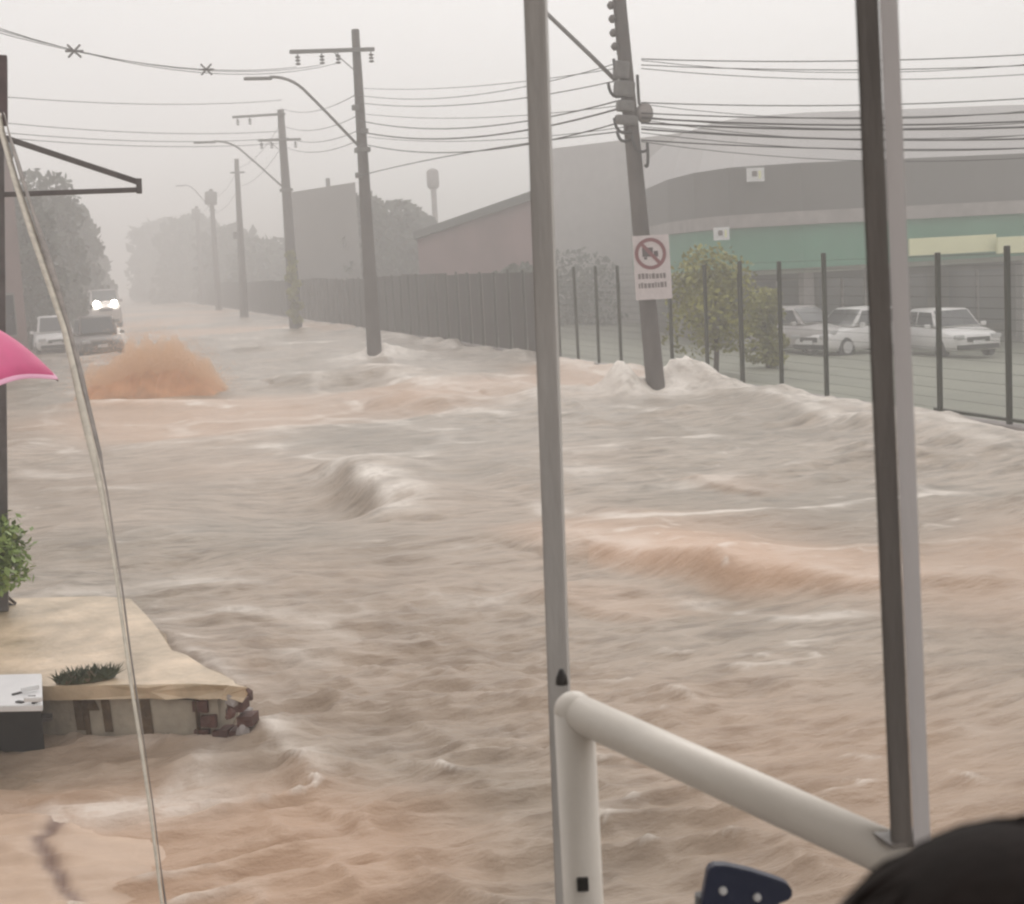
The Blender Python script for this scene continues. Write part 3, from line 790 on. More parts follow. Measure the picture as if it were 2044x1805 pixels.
# left-hand roadside trees
for (px, d, wpx, ytop, lb, sd) in ((60, 66, 150, 330, 'broad grey tree directly behind the strap at the far left', 34), (105, 80, 190, 320, 'tall grey green tree above the cars on the left side of the street', 31), (152, 100, 150, 375, 'second roadside tree on the left, lower and hazier', 32),
        (192, 135, 80, 490, 'third roadside tree on the left, small and faint', 33)):
    b = at(px, 590, d); zt = at(px, ytop, d).z; b.z = .2
    tree(b, (zt-b.z)*.86, wpx*d/F0*.95, lb, 'leafG', sd, 5200, .28*d/80, .1, 13, group='roadside trees on the left', crown_low=.06)

# ------------------------------------------------------------------ buildings
def building_frame(c, rz): return empty('building', c, rz=rz)
def facade_building(name, A, B, ztop, depth, m, label, zbot=-1.6, roofm=None, cat='building', windows=(), ztop2=None):
    """a block whose front wall runs from A to B (plan points), depth away from the viewer"""
    A = Vector((A[0], A[1], 0)); B = Vector((B[0], B[1], 0))
    t = (B-A).normalized(); nrm = Vector((-t.y, t.x, 0))
    if nrm.dot((A+B)/2) < 0: nrm = -nrm
    nrm = (A+B)/2; nrm.z = 0; nrm.normalize()
    z2 = ztop if ztop2 is None else ztop2
    e = empty(name, Vector((A.x, A.y, zbot)), label, cat)
    o = Vector((A.x, A.y, zbot))
    def q(s, z): return A + (B-A)*s + Vector((0, 0, z)) - o
    prism('wall', [q(0, zbot), q(1, zbot), q(1, z2), q(0, ztop)], nrm*depth, m, e)
    if roofm:
        ov = -nrm*.5
        prism('roof', [q(-.03, ztop)+ov, q(1.03, z2)+ov, q(1.03, z2+.35)+ov, q(-.03, ztop+.35)+ov], nrm*(depth+1), roofm, e)
    for (s0, s1, z0, z1) in windows:
        w = prism('window', [q(s0, z0)-nrm*.05, q(s1, z0)-nrm*.05, q(s1, z1)-nrm*.05, q(s0, z1)-nrm*.05], -nrm*.06, M['greywall'], e)
        a, b_ = q(s0, z0), q(s1, z1); ins = .08
        prism('pane', [q(s0+.01, z0+ins)-nrm*.12, q(s1-.01, z0+ins)-nrm*.12, q(s1-.01, z1-ins)-nrm*.12, q(s0+.01, z1-ins)-nrm*.12], -nrm*.02, M['glass'], w)
    return e
# grey block
A = at(590, 560, 95); B = at(722, 560, 88)
facade_building('grey_block', A, B, at(640, 377, 92).z, 14, M['greywall'], 'plain grey windowless block behind the fence between the second and third pole')
box('vent_pipe', (0, 0, 0), (.25, .25, 1.0), M['iron'], None)
vp = bpy.data.objects['vent_pipe']; vp.parent = [o for o in bpy.data.objects if o.name.startswith('grey_block') and o.type == 'EMPTY'][0]
vp.location = at(655, 372, 93) - vp.parent.location
# pink shed with mono-pitch roof rising to the right
A = at(838, 560, 68); B = at(1075, 560, 62)
facade_building('shed', A, B, at(838, 478, 68).z, 12, M['pinkwall'], 'pinkish shed with dark roof edge sloping up to the right, left of the steel column', roofm=M['shedroof'], ztop2=at(1030, 398, 62).z)
# slim water tower on the skyline
tw = at(876, 560, 105); tw.z = -1.6
te = empty('water_tower', tw, 'slim pale water tower drum rising over the trees behind the shed', 'water tower')
zt = at(876, 338, 105).z - tw.z; zb = at(876, 378, 105).z - tw.z
tube('drum', [(0, 0, zb), (0, 0, zb+.2), (0, 0, zt-.2), (0, 0, zt)], [.30, .44, .44, .2], M['plinth'], te, 14)
tube('stem', [(0, 0, 0), (0, 0, zb)], .2, M['plinth'], te, 10)
# pale far hall behind the near pole
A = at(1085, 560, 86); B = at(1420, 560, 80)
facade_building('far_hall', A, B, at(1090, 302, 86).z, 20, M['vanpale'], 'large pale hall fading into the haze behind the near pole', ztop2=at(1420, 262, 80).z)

# store with curved bands
def store():
    pts_px = [(1262, 70), (1290, 61.5), (1337, 54.5), (1390, 51), (1459, 49), (1604, 48.5), (1740, 49), (1880, 49.5), (2050, 50), (2250, 51.5), (2500, 53)]
    plan = []
    for px, d in pts_px:
        p = at(px, 500, d); plan.append(Vector((p.x, p.y, 0)))
    o = Vector((plan[7].x, plan[7].y, -1.0))
    e = empty('store', o, 'long store with rounded end, grey roof, dark grey band and green fascia behind the fence', 'store')
    def offs(k, dist):
        a = plan[max(0, k-1)]; b = plan[min(len(plan)-1, k+1)]
        return plan[k] + plan[6].normalized()*dist
    def band(name, z0, z1, m, d0=0.0, d1=.5, taper=None, back=0.0):
        """curved strip: bottom edge z0 set back d0, top z1, thickness towards the building"""
        bm = bmesh.new(); rows = []
        for k in range(len(plan)):
            za, zb_ = (z0(k), z1(k)) if callable(z0) else (z0, z1)
            f = offs(k, d0); f2 = offs(k, d0+back); g = offs(k, d0+back+d1)
            rows.append([bm.verts.new(Vector((f.x, f.y, za))-o), bm.verts.new(Vector((f2.x, f2.y, zb_))-o), bm.verts.new(Vector((g.x, g.y, zb_))-o), bm.verts.new(Vector((g.x, g.y, za))-o)])
        for k in range(len(rows)-1):
            A, B = rows[k], rows[k+1]
            for i in range(4): bm.faces.new((A[i], B[i], B[(i+1) % 4], A[(i+1) % 4]))
        bm.faces.new(rows[0]); bm.faces.new(rows[-1][::-1])
        bmesh.ops.recalc_face_normals(bm, faces=bm.faces)
        return obj(name, bm, m, e)
    def zk(y_r, y_l):                          # band edge heights at the right and at the rounded left end
        dR = 50; zr = at(2050, y_r, dR).z
        return zr
    z = lambda y: at(2050, y, 50).z
    band('soffit', z(520), z(510), M['soffit'], .5, 6)
    band('green_fascia', z(510)+.003, z(426), M['green'], 0, 1.2)
    band('white_trim', z(426)+.003, z(400), M['plinth'], -.25, 1.4)
    band('dark_band', z(400)+.003, z(307), M['fasciagrey'], .1, 2.0)
    band('roof', z(307)+.003, z(180), M['roofgrey'], 1.2, 12, back=5.0)
    # back wall under the canopy
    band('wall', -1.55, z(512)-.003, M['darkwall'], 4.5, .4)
    # pillars
    for k in (3, 5, 6, 8, 9):
        p = offs(k, 1.3); box('pillar', Vector((p.x, p.y, (z(512)-1.3)/2+.1))-o, (.4, .4, z(512)+1.1), M['plinth'], e, bevel=.02)
    # shop windows in the wall
    for k in range(1, 8):
        a = offs(k, 4.42).lerp(offs(k+1, 4.42), .15); b = offs(k, 4.42).lerp(offs(k+1, 4.42), .85)
        w = prism('window', [a+Vector((0, 0, -.5))-o, b+Vector((0, 0, -.5))-o, b+Vector((0, 0, 1.5))-o, a+Vector((0, 0, 1.5))-o], (offs(k, 0)-offs(k, 1)).normalized()*.04, M['glass'], e)
        mid = (a+b)/2
        beam('mullion', mid+Vector((0, -.06, -.5))-o, mid+Vector((0, -.06, 1.5))-o, .08, .08, M['plinth'], w)
    # pale cream strip along the lower edge of the canopy
    for (xa, xb, nm, ya, yb) in ((1812, 1985, 'cream_panel', 511, 477), (1988, 2300, 'cream_panel', 507, 474)):
        a = at(xa, 490, 49.2); b = at(xb, 490, 49.6)
        za, zb_ = at(xa, ya, 50.2).z, at(xa, yb, 50.2).z
        prism(nm, [Vector((a.x, a.y, za))-o, Vector((b.x, b.y, za))-o, Vector((b.x, b.y, zb_))-o, Vector((a.x, a.y, zb_))-o], (0, -.12, 0), M['cream'], e)
        for ch in e.children: pass
    # two small white sign boards
    for (px, py, d, w_, h_) in ((1508, 349, 48.3, .62, .45), (1440, 467, 48.2, .55, .42)):
        c = at(px, py, d)-o
        sgn = box('sign_board', c, (w_, .08, h_), M['white'], e, bevel=.01)
        box('emblem', c+Vector((-.06, -.055, .03)), (w_*.28, .02, h_*.4), M['signgrey'], sgn)
        sgn2 = box('emblem', c+Vector((.13, -.055, .0)), (w_*.14, .02, h_*.55), M['cream'], sgn)
store()

# house on the left bank, close behind the strap
A = at(-260, 560, 40); B = at(44, 560, 46)
hs_ = facade_building('house', A, B, at(30, 300, 44).z, 9, M['housewall'], 'greyish pink house wall at the far left behind the sloping strap', zbot=-1.0, roofm=M['shedroof'],
    windows=((.80, .93, 1.2, 2.6), (.55, .7, 1.2, 2.6)))
# ------------------------------------------------------------------ vehicles
def car(loc, rz, label, body_m, lit=False, L=4.1, Wd=1.72, Hh=1.45, group=None, name='car', cat='car', van=False):
    e = empty(name, loc, label, cat, group, rz)
    # stations from nose (-Y) to tail (+Y): y, half width, z low, z shoulder
    st = [(-.5, .70, .34, .58), (-.47, .90, .26, .70), (-.40, .97, .22, .78), (-.28, 1.0, .20, .86), (0, 1.0, .20, .90), (.28, 1.0, .20, .92), (.42, .97, .24, .94), (.48, .90, .30, .92), (.5, .80, .40, .80)]
    if van: st = [(-.5, .85, .34, .85), (-.48, .97, .26, 1.05), (-.40, 1.0, .22, 1.15), (0, 1.0, .2, 1.2), (.42, 1.0, .24, 1.2), (.5, .97, .3, 1.2)]
    bm = bmesh.new(); rings = []
    for (y, w, z0, z1) in st:
        hw = w*Wd/2; y *= L
        prof = [(-hw*.92, z0), (-hw, z0+.14), (-hw, (z0+z1)/2+.05), (-hw*.95, z1-.05), (-hw*.86, z1), (0, z1+.035), (hw*.86, z1), (hw*.95, z1-.05), (hw, (z0+z1)/2+.05), (hw, z0+.14), (hw*.92, z0)]
        rings.append([bm.verts.new((x, y, z)) for x, z in prof])
    n = len(rings[0])
    for i in range(len(rings)-1):
        for k in range(n):
            f = bm.faces.new((rings[i][k], rings[i][(k+1) % n], rings[i+1][(k+1) % n], rings[i+1][k])); f.smooth = True
    bm.faces.new(rings[0][::-1]); bm.faces.new(rings[-1])
    bmesh.ops.recalc_face_normals(bm, faces=bm.faces)
    obj('body', bm, body_m, e)
    zs = 1.18 if van else .88
    if van: cb = [(-.36, .92, zs), (-.24, .84, Hh), (.47, .86, Hh), (.49, .95, zs)]
    else: cb = [(-.24, .88, zs), (-.08, .72, Hh), (.24, .70, Hh), (.40, .86, zs)]
    def cab(shrink, name, m, z0=None, lid=True):
        bm = bmesh.new()
        q = [[bm.verts.new((sx*w*Wd/2*shrink, y*L*(shrink if shrink > 1 else 1), z)) for sx in (-1, 1)] for (y, w, z) in cb]
        bm.faces.new((q[0][0], q[0][1], q[1][1], q[1][0])); bm.faces.new((q[1][0], q[1][1], q[2][1], q[2][0])); bm.faces.new((q[2][0], q[2][1], q[3][1], q[3][0]))
        bm.faces.new((q[0][0], q[1][0], q[2][0], q[3][0])); bm.faces.new((q[0][1], q[3][1], q[2][1], q[1][1])); bm.faces.new((q[0][1], q[0][0], q[3][0], q[3][1]))
        bmesh.ops.recalc_face_normals(bm, faces=bm.faces)
        bmesh.ops.bevel(bm, geom=list(bm.edges), offset=.05, segments=3, affect='EDGES')
        return obj(name, bm, m, e, True)
    cab(1.0, 'cabin', body_m)
    # glass
    def quad(name, ps, m, parent=e, th=.012, d=None):
        return prism(name, ps, d, m, parent)
    (ya, wa, za), (yb, wb, zb_) = cb[0], cb[1]
    def lerp(a, b, t): return a+(b-a)*t
    def wpt(t, sx, out=.012):
        y = lerp(ya, yb, t)*L; z = lerp(za, zb_, t); w = lerp(wa, wb, t)*Wd/2*.86
        return Vector((sx*w, y, z))
    nf = (Vector((0, (yb-ya)*L, zb_-za))).cross(Vector((1, 0, 0))).normalized()
    if nf.y > 0: nf = -nf
    quad('windscreen', [wpt(.12, -1)+nf*.004, wpt(.12, 1)+nf*.004, wpt(.9, 1)+nf*.004, wpt(.9, -1)+nf*.004], M['glass'], d=nf*.012)
    (yc, wc, zc), (yd, wd_, zd) = cb[2], cb[3]
    def rpt(t, sx):
        return Vector((sx*lerp(wc, wd_, t)*Wd/2*.84, lerp(yc, yd, t)*L, lerp(zc, zd, t)))
    nb_ = Vector((0, zc-zd, (yd-yc)*L)).normalized()
    quad('rear_window', [rpt(.12, -1)+nb_*.004, rpt(.12, 1)+nb_*.004, rpt(.75, 1)+nb_*.004, rpt(.75, -1)+nb_*.004], M['glass'], d=nb_*.012)
    for sx in (-1, 1):
        for (ta, tb_) in ((.10, .50), (.54, .92)):
            yl0 = lerp(ya, yd, ta)*L; yl1 = lerp(ya, yd, tb_)*L
            def sp(y, top):
                y0 = lerp(ya, yb, .85)*L; y1 = lerp(yc, yd, .25)*L
                yy = min(max(y, y0), y1) if top else y
                t = .85 if top else .14
                return Vector((sx*(lerp(wa, wb, t)*Wd/2+.004), yy, lerp(za, zb_, t)))
            quad('side_window', [sp(yl0, 0), sp(yl1, 0), sp(yl1, 1), sp(yl0, 1)], M['glass'], d=Vector((sx*.014, 0, 0)))
    for sy in (-.31, .31):
        for sx in (-1, 1):
            c = Vector((sx*(Wd/2-.10), sy*L, .31))
            w = tube('wheel', [c-Vector((.1, 0, 0)), c-Vector((.08, 0, 0)), c+Vector((.08, 0, 0)), c+Vector((.1, 0, 0))], [.27, .31, .31, .27], M['tyre'], e, 20)
            tube('rim', [c+Vector((sx*.09, 0, 0)), c+Vector((sx*.115, 0, 0))], .19, M['lamp_off'], w, 14)
    zl = .66 if not van else .95
    for sx in (-1, 1):
        bm = bmesh.new(); add_box(bm, Vector((sx*Wd*.345, -L*.487, zl)), Vector((.30, .16, .13)), Matrix.Rotation(-sx*R(12), 3, 'Z'), .03)
        obj('headlight', bm, M['lamp_on'] if lit else M['lamp_off'], e)
        bm = bmesh.new(); add_box(bm, Vector((sx*(Wd/2+.07), -L*.17, zs+.08)), Vector((.18, .09, .13)), None, .03); obj('mirror', bm, body_m, e)
    box('grille', (0, -L*.502, zl-.08), (Wd*.42, .03, .14), M['black'], e)
    box('lower_bumper', (0, -L*.497, .36), (Wd*.78, .06, .14), M['black'], e, bevel=.015)
    box('number_plate', (0, -L*.512, .5), (.38, .02, .12), M['white'], e)
    return e
c1 = onz(196, 712, -.12)
car(Vector((c1.x, c1.y, -.12)), R(6), 'muddy dark grey car in the flood, right of the white one and behind the splash', M['cargrey'], Hh=1.62)
c2 = onz(112, 705, -.12)
car(Vector((c2.x, c2.y, -.12)), R(4), 'white car in the flood behind the strap, just above the pink umbrella', M['carwhite'], Hh=1.62)
v = at(207, 606, 96); v.z = -.05
van = car(v, R(2), 'pale van with both headlights blazing through the rain haze', M['vanpale'], L=5.2, Wd=2.0, Hh=1.8, name='van', cat='van', van=True)
for k, (qx, qy) in enumerate(((193, 608), (226, 604))):
    pass
for ch in van.children:
    if ch.name.startswith('headlight'):
        bpy.data.objects.remove(ch)
zl = (at(209, 606, 93.4).z - v.z)/1.4
van.scale = (1, 1, 1.4)
for sx in (-1, 1):
    bm = bmesh.new(); bmesh.ops.create_uvsphere(bm, u_segments=14, v_segments=8, radius=.20); bmesh.ops.scale(bm, vec=(1, .4, .65), verts=bm.verts)
    bmesh.ops.translate(bm, vec=(sx*.54, -2.62, zl), verts=bm.verts)
    h = obj('headlight', bm, M['lamp_on'], van, True)
# parked cars in the yard
for (px, d, rz, lb, m) in ((1885, 45, R(8), 'white car parked under the store canopy, right of the dark steel column', 'carwhite'),
        (1712, 45.5, R(-62), 'white car parked in the yard half hidden by the dark steel column', 'carwhite'),
        (1590, 46, R(35), 'dull grey car parked in the yard between the trees and the white cars', 'vanpale')):
    b = at(px, 700, d); b.z = lotz(b.x)
    car(b, rz - R(12), lb, M[m], group='cars parked in the yard behind the fence')

# ------------------------------------------------------------------ ochre splash thrown up in front of the cars
def make_splash():
    c = onz(300, 800, 0); dpt = (c-EYE).dot(CR @ Vector((0, 0, -1)))+1.2
    prof = [(160, 792), (172, 745), (190, 728), (225, 722), (262, 700), (285, 684), (330, 680), (372, 684), (392, 705), (412, 735), (432, 765), (455, 795)]
    base_y = 800
    nu, nv = 150, 44
    xs = np.linspace(prof[0][0], prof[-1][0], nu)
    top = np.interp(xs, [p[0] for p in prof], [p[1] for p in prof])
    top = base_y-(base_y-top)*(1+.55*fbm(xs*.06, xs*0+3.3, 3)+.10*fbm(xs*.15, xs*0+8.1, 2))
    top = np.maximum(top, 676)
    rt = CR @ Vector((1, 0, 0)); rt.z = 0; rt.normalize(); fw = Vector((-rt.y, rt.x, 0))
    org = at(160, base_y, dpt); org.z = 0
    s = dpt/F0
    bm = bmesh.new(); g = []
    for i in range(nu):
        col = []
        H = (base_y-top[i])*s
        for j in range(nv):
            f = j/(nv-1)                         # 0 near foot -> 1 far foot
            x = (xs[i]-160)*s; y = (f-.38)*2.4
            prof_h = math.sin(math.pi*min(1, max(0, f**.8)))**.62
            n = float(fbm(np.array(x*1.1+3), np.array(y*.8+H), 3)); n2 = float(fbm(np.array(x*5), np.array(f*2.0), 3))
            z = H*prof_h*min(1.12, 1+.26*n+.14*n2) - .12
            y += .9*n*prof_h; x2 = x + .15*n2*prof_h
            col.append(bm.verts.new(Vector((0, 0, z)) + rt*x2 + fw*y))
        g.append(col)
    for i in range(nu-1):
        for j in range(nv-1):
            f = bm.faces.new((g[i][j], g[i+1][j], g[i+1][j+1], g[i][j+1])); f.smooth = True
    m = mat('splash_ochre', (0.50, 0.25, 0.12), .6, .3, 1.4, .6, 9, tint=(0.62, 0.34, 0.18))
    e = empty('splash', org, 'ochre brown splash of muddy water thrown up in front of the cars', 'splash')
    core = bm.copy()
    for v in core.verts: v.co.z = v.co.z*.50-.05
    obj('sheet_of_water', core, m, e)
    # spray: the same hump a little larger, filled with dense ochre mist
    und = [[bm.verts.new(Vector((v.co.x, v.co.y, -.2))) for v in col] for col in g]
    for i in range(nu-1):
        for j in range(nv-1): bm.faces.new((und[i][j], und[i][j+1], und[i+1][j+1], und[i+1][j]))
    rim = [(i, 0) for i in range(nu)] + [(nu-1, j) for j in range(1, nv)] + [(i, nv-1) for i in range(nu-2, -1, -1)] + [(0, j) for j in range(nv-2, 0, -1)]
    for k in range(len(rim)):
        i0, j0 = rim[k]; i1, j1 = rim[(k+1) % len(rim)]
        bm.faces.new((g[i0][j0], und[i0][j0], und[i1][j1], g[i1][j1]))
    for col in g:
        for v in col: v.co.z = v.co.z*1.08+.02
    bmesh.ops.recalc_face_normals(bm, faces=bm.faces)
    vm = bpy.data.materials.new('spray_mist'); vm.use_nodes = True; t = vm.node_tree; t.nodes.clear()
    oo = t.nodes.new('ShaderNodeOutputMaterial'); pv = t.nodes.new('ShaderNodeVolumePrincipled')
    pv.inputs['Color'].default_value = (.93, .66, .42, 1); pv.inputs['Density'].default_value = 1.5
    t.links.new(pv.outputs[0], oo.inputs['Volume'])
    sp = obj('spray', bm, vm, e); sp['kind'] = 'stuff'
    rnd = random.Random(2); bm = bmesh.new()
    for k in range(9000):
        i = rnd.randrange(nu); H = (base_y-top[i])*s
        a = rnd.random()
        p = rt*((xs[i]-160)*s + rnd.gauss(0, .22)) + fw*rnd.uniform(-.9, .6) + Vector((0, 0, H*(rnd.random()**.5)*1.08 + abs(rnd.gauss(0, .16))))
        r = rnd.uniform(.005, .015)
        vs = [bm.verts.new(p+Vector(d)*r) for d in ((1, 0, 0), (-.5, .87, 0), (-.5, -.87, 0), (0, 0, 1.3))]
        bm.faces.new((vs[0], vs[1], vs[2])); bm.faces.new((vs[0], vs[3], vs[1])); bm.faces.new((vs[1], vs[3], vs[2])); bm.faces.new((vs[2], vs[3], vs[0]))
    d = obj('droplets', bm, mat('splash_droplets', (.74, .50, .34), .5, .1, 3, 0), e); d['kind'] = 'stuff'
make_splash()

# ------------------------------------------------------------------ raised concrete platform on the left
ZP = .33
def make_platform():
    e = empty('concrete_platform', onz(90, 1480, 0), 'raised concrete platform with sandy yellow top and broken front corner at the lower left', 'platform')
    o = e.location.copy()
    # top outline
    T = [onz(-700, 1372, ZP), onz(95, 1370, ZP), onz(300, 1366, ZP), onz(440, 1366, ZP), onz(488, 1372, ZP), onz(440, 1342, ZP), onz(345, 1296, ZP), onz(308, 1240, ZP), onz(262, 1196, ZP), onz(200, 1190, ZP), onz(-50, 1196, ZP), onz(-700, 1215, ZP)]
    bm = bmesh.new()
    top = [bm.verts.new(p-o) for p in T]
    low = [bm.verts.new(Vector((p.x, p.y, ZP-.085))-o) for p in T]
    bm.faces.new(top); bm.faces.new(low[::-1])
    for i in range(len(T)):
        j = (i+1) % len(T); bm.faces.new((top[i], low[i], low[j], top[j]))
    bmesh.ops.recalc_face_normals(bm, faces=bm.faces)
    bmesh.ops.subdivide_edges(bm, edges=bm.edges[:], cuts=3)
    rj = random.Random(8)
    for v in bm.verts:
        w = v.co + o
        if w.x > T[2].x-.05: v.co.x += rj.uniform(-.02, .02); v.co.y += rj.uniform(-.02, .02); v.co.z += rj.uniform(-.008, .004)
    obj('slab', bm, M['slabtop'], e)
    # face wall recessed below the slab
    a = T[0]; b = onz(425, 1368, ZP)
    t = (b-a).normalized(); n = Vector((t.y, -t.x, 0))
    if n.y > 0: n = -n
    def q(s, z, d=0.0): return a+(b-a)*s + Vector((0, 0, z-ZP)) - n*d - o
    prism('face_wall', [q(0, -1.2, .05), q(1, -1.2, .05), q(1, ZP-.087, .05), q(0, ZP-.087, .05)], -n*.3, M['slabface'], e)
    # core fill under the slab along the eroded side
    ins = []
    cen = sum((p for p in T), Vector())/len(T)
    side = [T[3]-t*.12, T[4]-t*.30, T[5]-t*.2, T[6]-t*.2, T[7]-t*.2, T[8]-t*.2, T[11], T[0]+Vector((0, .5, 0))]
    bm = bmesh.new()
    u = [bm.verts.new(Vector((p.x, p.y+.06, ZP-.09))-o) for p in side]; l = [bm.verts.new(Vector((p.x, p.y+.06, -1.2))-o) for p in side]
    bm.faces.new(u); bm.faces.new(l[::-1])
    for i in range(len(side)):
        j = (i+1) % len(side); bm.faces.new((u[i], l[i], l[j], u[j]))
    bmesh.ops.recalc_face_normals(bm, faces=bm.faces)
    obj('core', bm, M['stain'], e)
    L = (b-a).length
    def sx(px):
        p = onz(px, 1372, ZP); return (p-a).dot(t)/L
    # dark vertical stain gaps in the wall face and exposed bricks by the broken corner
    for (px, w, z0) in ((134, .05, .05), (152, .03, .0), (190, .05, .04), (268, .06, .0), (140, .13, .17)):
        s = sx(px); prism('stained_joint', [q(s, z0, .046), q(s+w/L, z0, .046), q(s+w*.8/L, ZP-.095, .046), q(s-.01/L, ZP-.10, .046)], n*.006, M['stain'], e)
    rnd = random.Random(4)
    for r in range(3):
        for c in range(3):
            if rnd.random() < .2: continue
            s = sx(372) + (c*.105+(.05 if r % 2 else 0))/L; z = ZP-.135-.085*r
            if z < -.02: continue
            d = .03-.03*rnd.random(); s += rnd.uniform(-.012, .012)/L
            pts = [q(s, z-.03, d), q(s+.09/L, z-.03+rnd.uniform(-.01, .01), d), q(s+.09/L, z+.035, d), q(s, z+.03, d)]
            prism('brick', pts, -n*.12, M['brick'], e)
    # rubble stuck out at the corner
    for k in range(7):
        p = onz(440+rnd.uniform(0, 62), 1400+rnd.uniform(-15, 60), .16+rnd.uniform(-.1, .1))
        bm = bmesh.new(); bmesh.ops.create_icosphere(bm, subdivisions=1, radius=rnd.uniform(.03, .075))
        for v in bm.verts: v.co *= rnd.uniform(.7, 1.2)
        bmesh.ops.translate(bm, vec=p-o, verts=bm.verts)
        obj('rubble', bm, M['plinth'] if k % 3 == 0 else M['brick'], e)
make_platform()
# clump of wet weeds on the platform edge
def weeds(c, r, n, label, m, seed, name='weed_clump', hh=.12, cat='weeds', leaf=.05):
    rnd = random.Random(seed); e = empty(name, c, label, cat)
    bm = bmesh.new()
    for i in range(n):
        a = rnd.uniform(0, 2*math.pi); rr = r*math.sqrt(rnd.random())
        b = Vector((rr*math.cos(a), rr*.45*math.sin(a), 0)); tip = b+Vector((rnd.gauss(0, .05), rnd.gauss(0, .03), rnd.uniform(.3, 1)*hh))
        w = Vector((leaf*.25, 0, 0))
        bm.faces.new([bm.verts.new(p) for p in (b-w, b+w, tip)])
    obj('blades', bm, m, e)
    bm = bmesh.new(); bmesh.ops.create_icosphere(bm, subdivisions=3, radius=1)
    for v in bm.verts:
        v.co = Vector((v.co.x*r*.95, v.co.y*r*.4, max(-.01, v.co.z*.035*(1+.6*math.sin(v.co.x*9)))))
    obj('soil', bm, M['stain'], e)
weeds(onz(172, 1358, ZP)+Vector((0, 0, .003)), .17, 240, 'low dark clump of wet weeds on the front edge of the sandy platform', M['leafD'], 3, hh=.09)

# shrub at the left edge on the platform
def near_plant():
    b = onz(0, 1206, ZP); e = empty('leafy_shrub', b, 'bright green leafy shrub leaning in from the left edge behind the platform', 'shrub')
    rnd = random.Random(12); s = (b-EYE).dot(CR @ Vector((0, 0, -1)))/F0
    rt = CR @ Vector((1, 0, 0)); rt.z = 0; rt.normalize(); fw = Vector((-rt.y, rt.x, 0))
    def q(px, py, d=0): return rt*((px)*s) + Vector((0, 0, (1198-py)*s)) + fw*d
    stems = [[(0, 1198), (-14, 1150), (-30, 1080), (-20, 1020)], [(36, 1196), (14, 1160), (-8, 1120), (-14, 1060)], [(30, 1200), (8, 1172), (-30, 1140)]]
    for st in stems: tube('stem', [q(p[0], p[1], -.05-.09*k_) for k_, p in enumerate(st)], [.012, .010, .007, .004][:len(st)], M['bark'], e, 6)
    bm = bmesh.new()
    for i in range(2600):
        cx, cy, rx, ry = random.Random(i*7+1).choice([(-20, 1010, 62, 38), (22, 1035, 58, 36), (40, 1070, 50, 44), (-20, 1080, 66, 50), (52, 1105, 40, 46), (0, 978, 28, 20)])
        a = rnd.uniform(0, 2*math.pi); r = rnd.random()**.6
        p = q(cx+rx*r*math.cos(a), cy+ry*r*math.sin(a), -.32+rnd.gauss(0, .10))
        d = Vector((rnd.gauss(0, 1), rnd.gauss(0, 1), rnd.gauss(0, .7)-.3)).normalized(); sd = d.cross(Vector((rnd.gauss(0, .4), rnd.gauss(0, .4), 1))).normalized()
        l = rnd.uniform(.04, .09); w = l*.24
        bm.faces.new([bm.verts.new(v) for v in (p, p+d*l*.5+sd*w, p+d*l, p+d*l*.5-sd*w)])
    obj('leaves', bm, M['leafN'], e)
near_plant()

# white lid-like box beside the platform
def white_box():
    c = onz(60, 1478, 0); e = empty('white_crate', c, 'white slab topped box with underside shadow painted black at the left edge against the platform', 'box')
    s = (c-EYE).dot(CR @ Vector((0, 0, -1)))/F0
    rt = CR @ Vector((1, 0, 0)); rt.z = 0; rt.normalize(); fw = Vector((-rt.y, rt.x, 0))
    zt = .345
    P = [onz(-160, 1425, zt), onz(86, 1420, zt), onz(84, 1356, zt+.0), onz(-160, 1362, zt)]
    prism('lid', [p-c for p in P], (0, 0, .035), M['white'], e, .004)
    P2_ = [onz(-160, 1402, .30), onz(80, 1398, .30), onz(76, 1390, .30), onz(-160, 1394, .30)]
    prism('shadow_base', [p-c for p in P2_], (0, 0, -.5), M['black'], e)  # black block standing in for the shadow under the lid
    for (px, py, w, h, a) in ((34, 1385, .055, .012, .5), (62, 1392, .04, .02, -.3), (50, 1378, .03, .03, .2), (72, 1402, .05, .012, .9), (40, 1402, .05, .015, -.8)):
        p = onz(px, py, zt+.037)-c
        box('black_fitting', p, (w, h*1.6, .012), M['black'], e, rz=a)
    for (px, py, a) in ((60, 1374, .3), (66, 1396, -.4)):
        p = onz(px, py, zt+.06)-c
        box('white_handle', p, (.10, .03, .03), M['white'], e, rz=a, bevel=.01)
    box('ledge', onz(40, 1438, .14)-c, (.36, .12, .02), M['bracket'], e)
white_box()

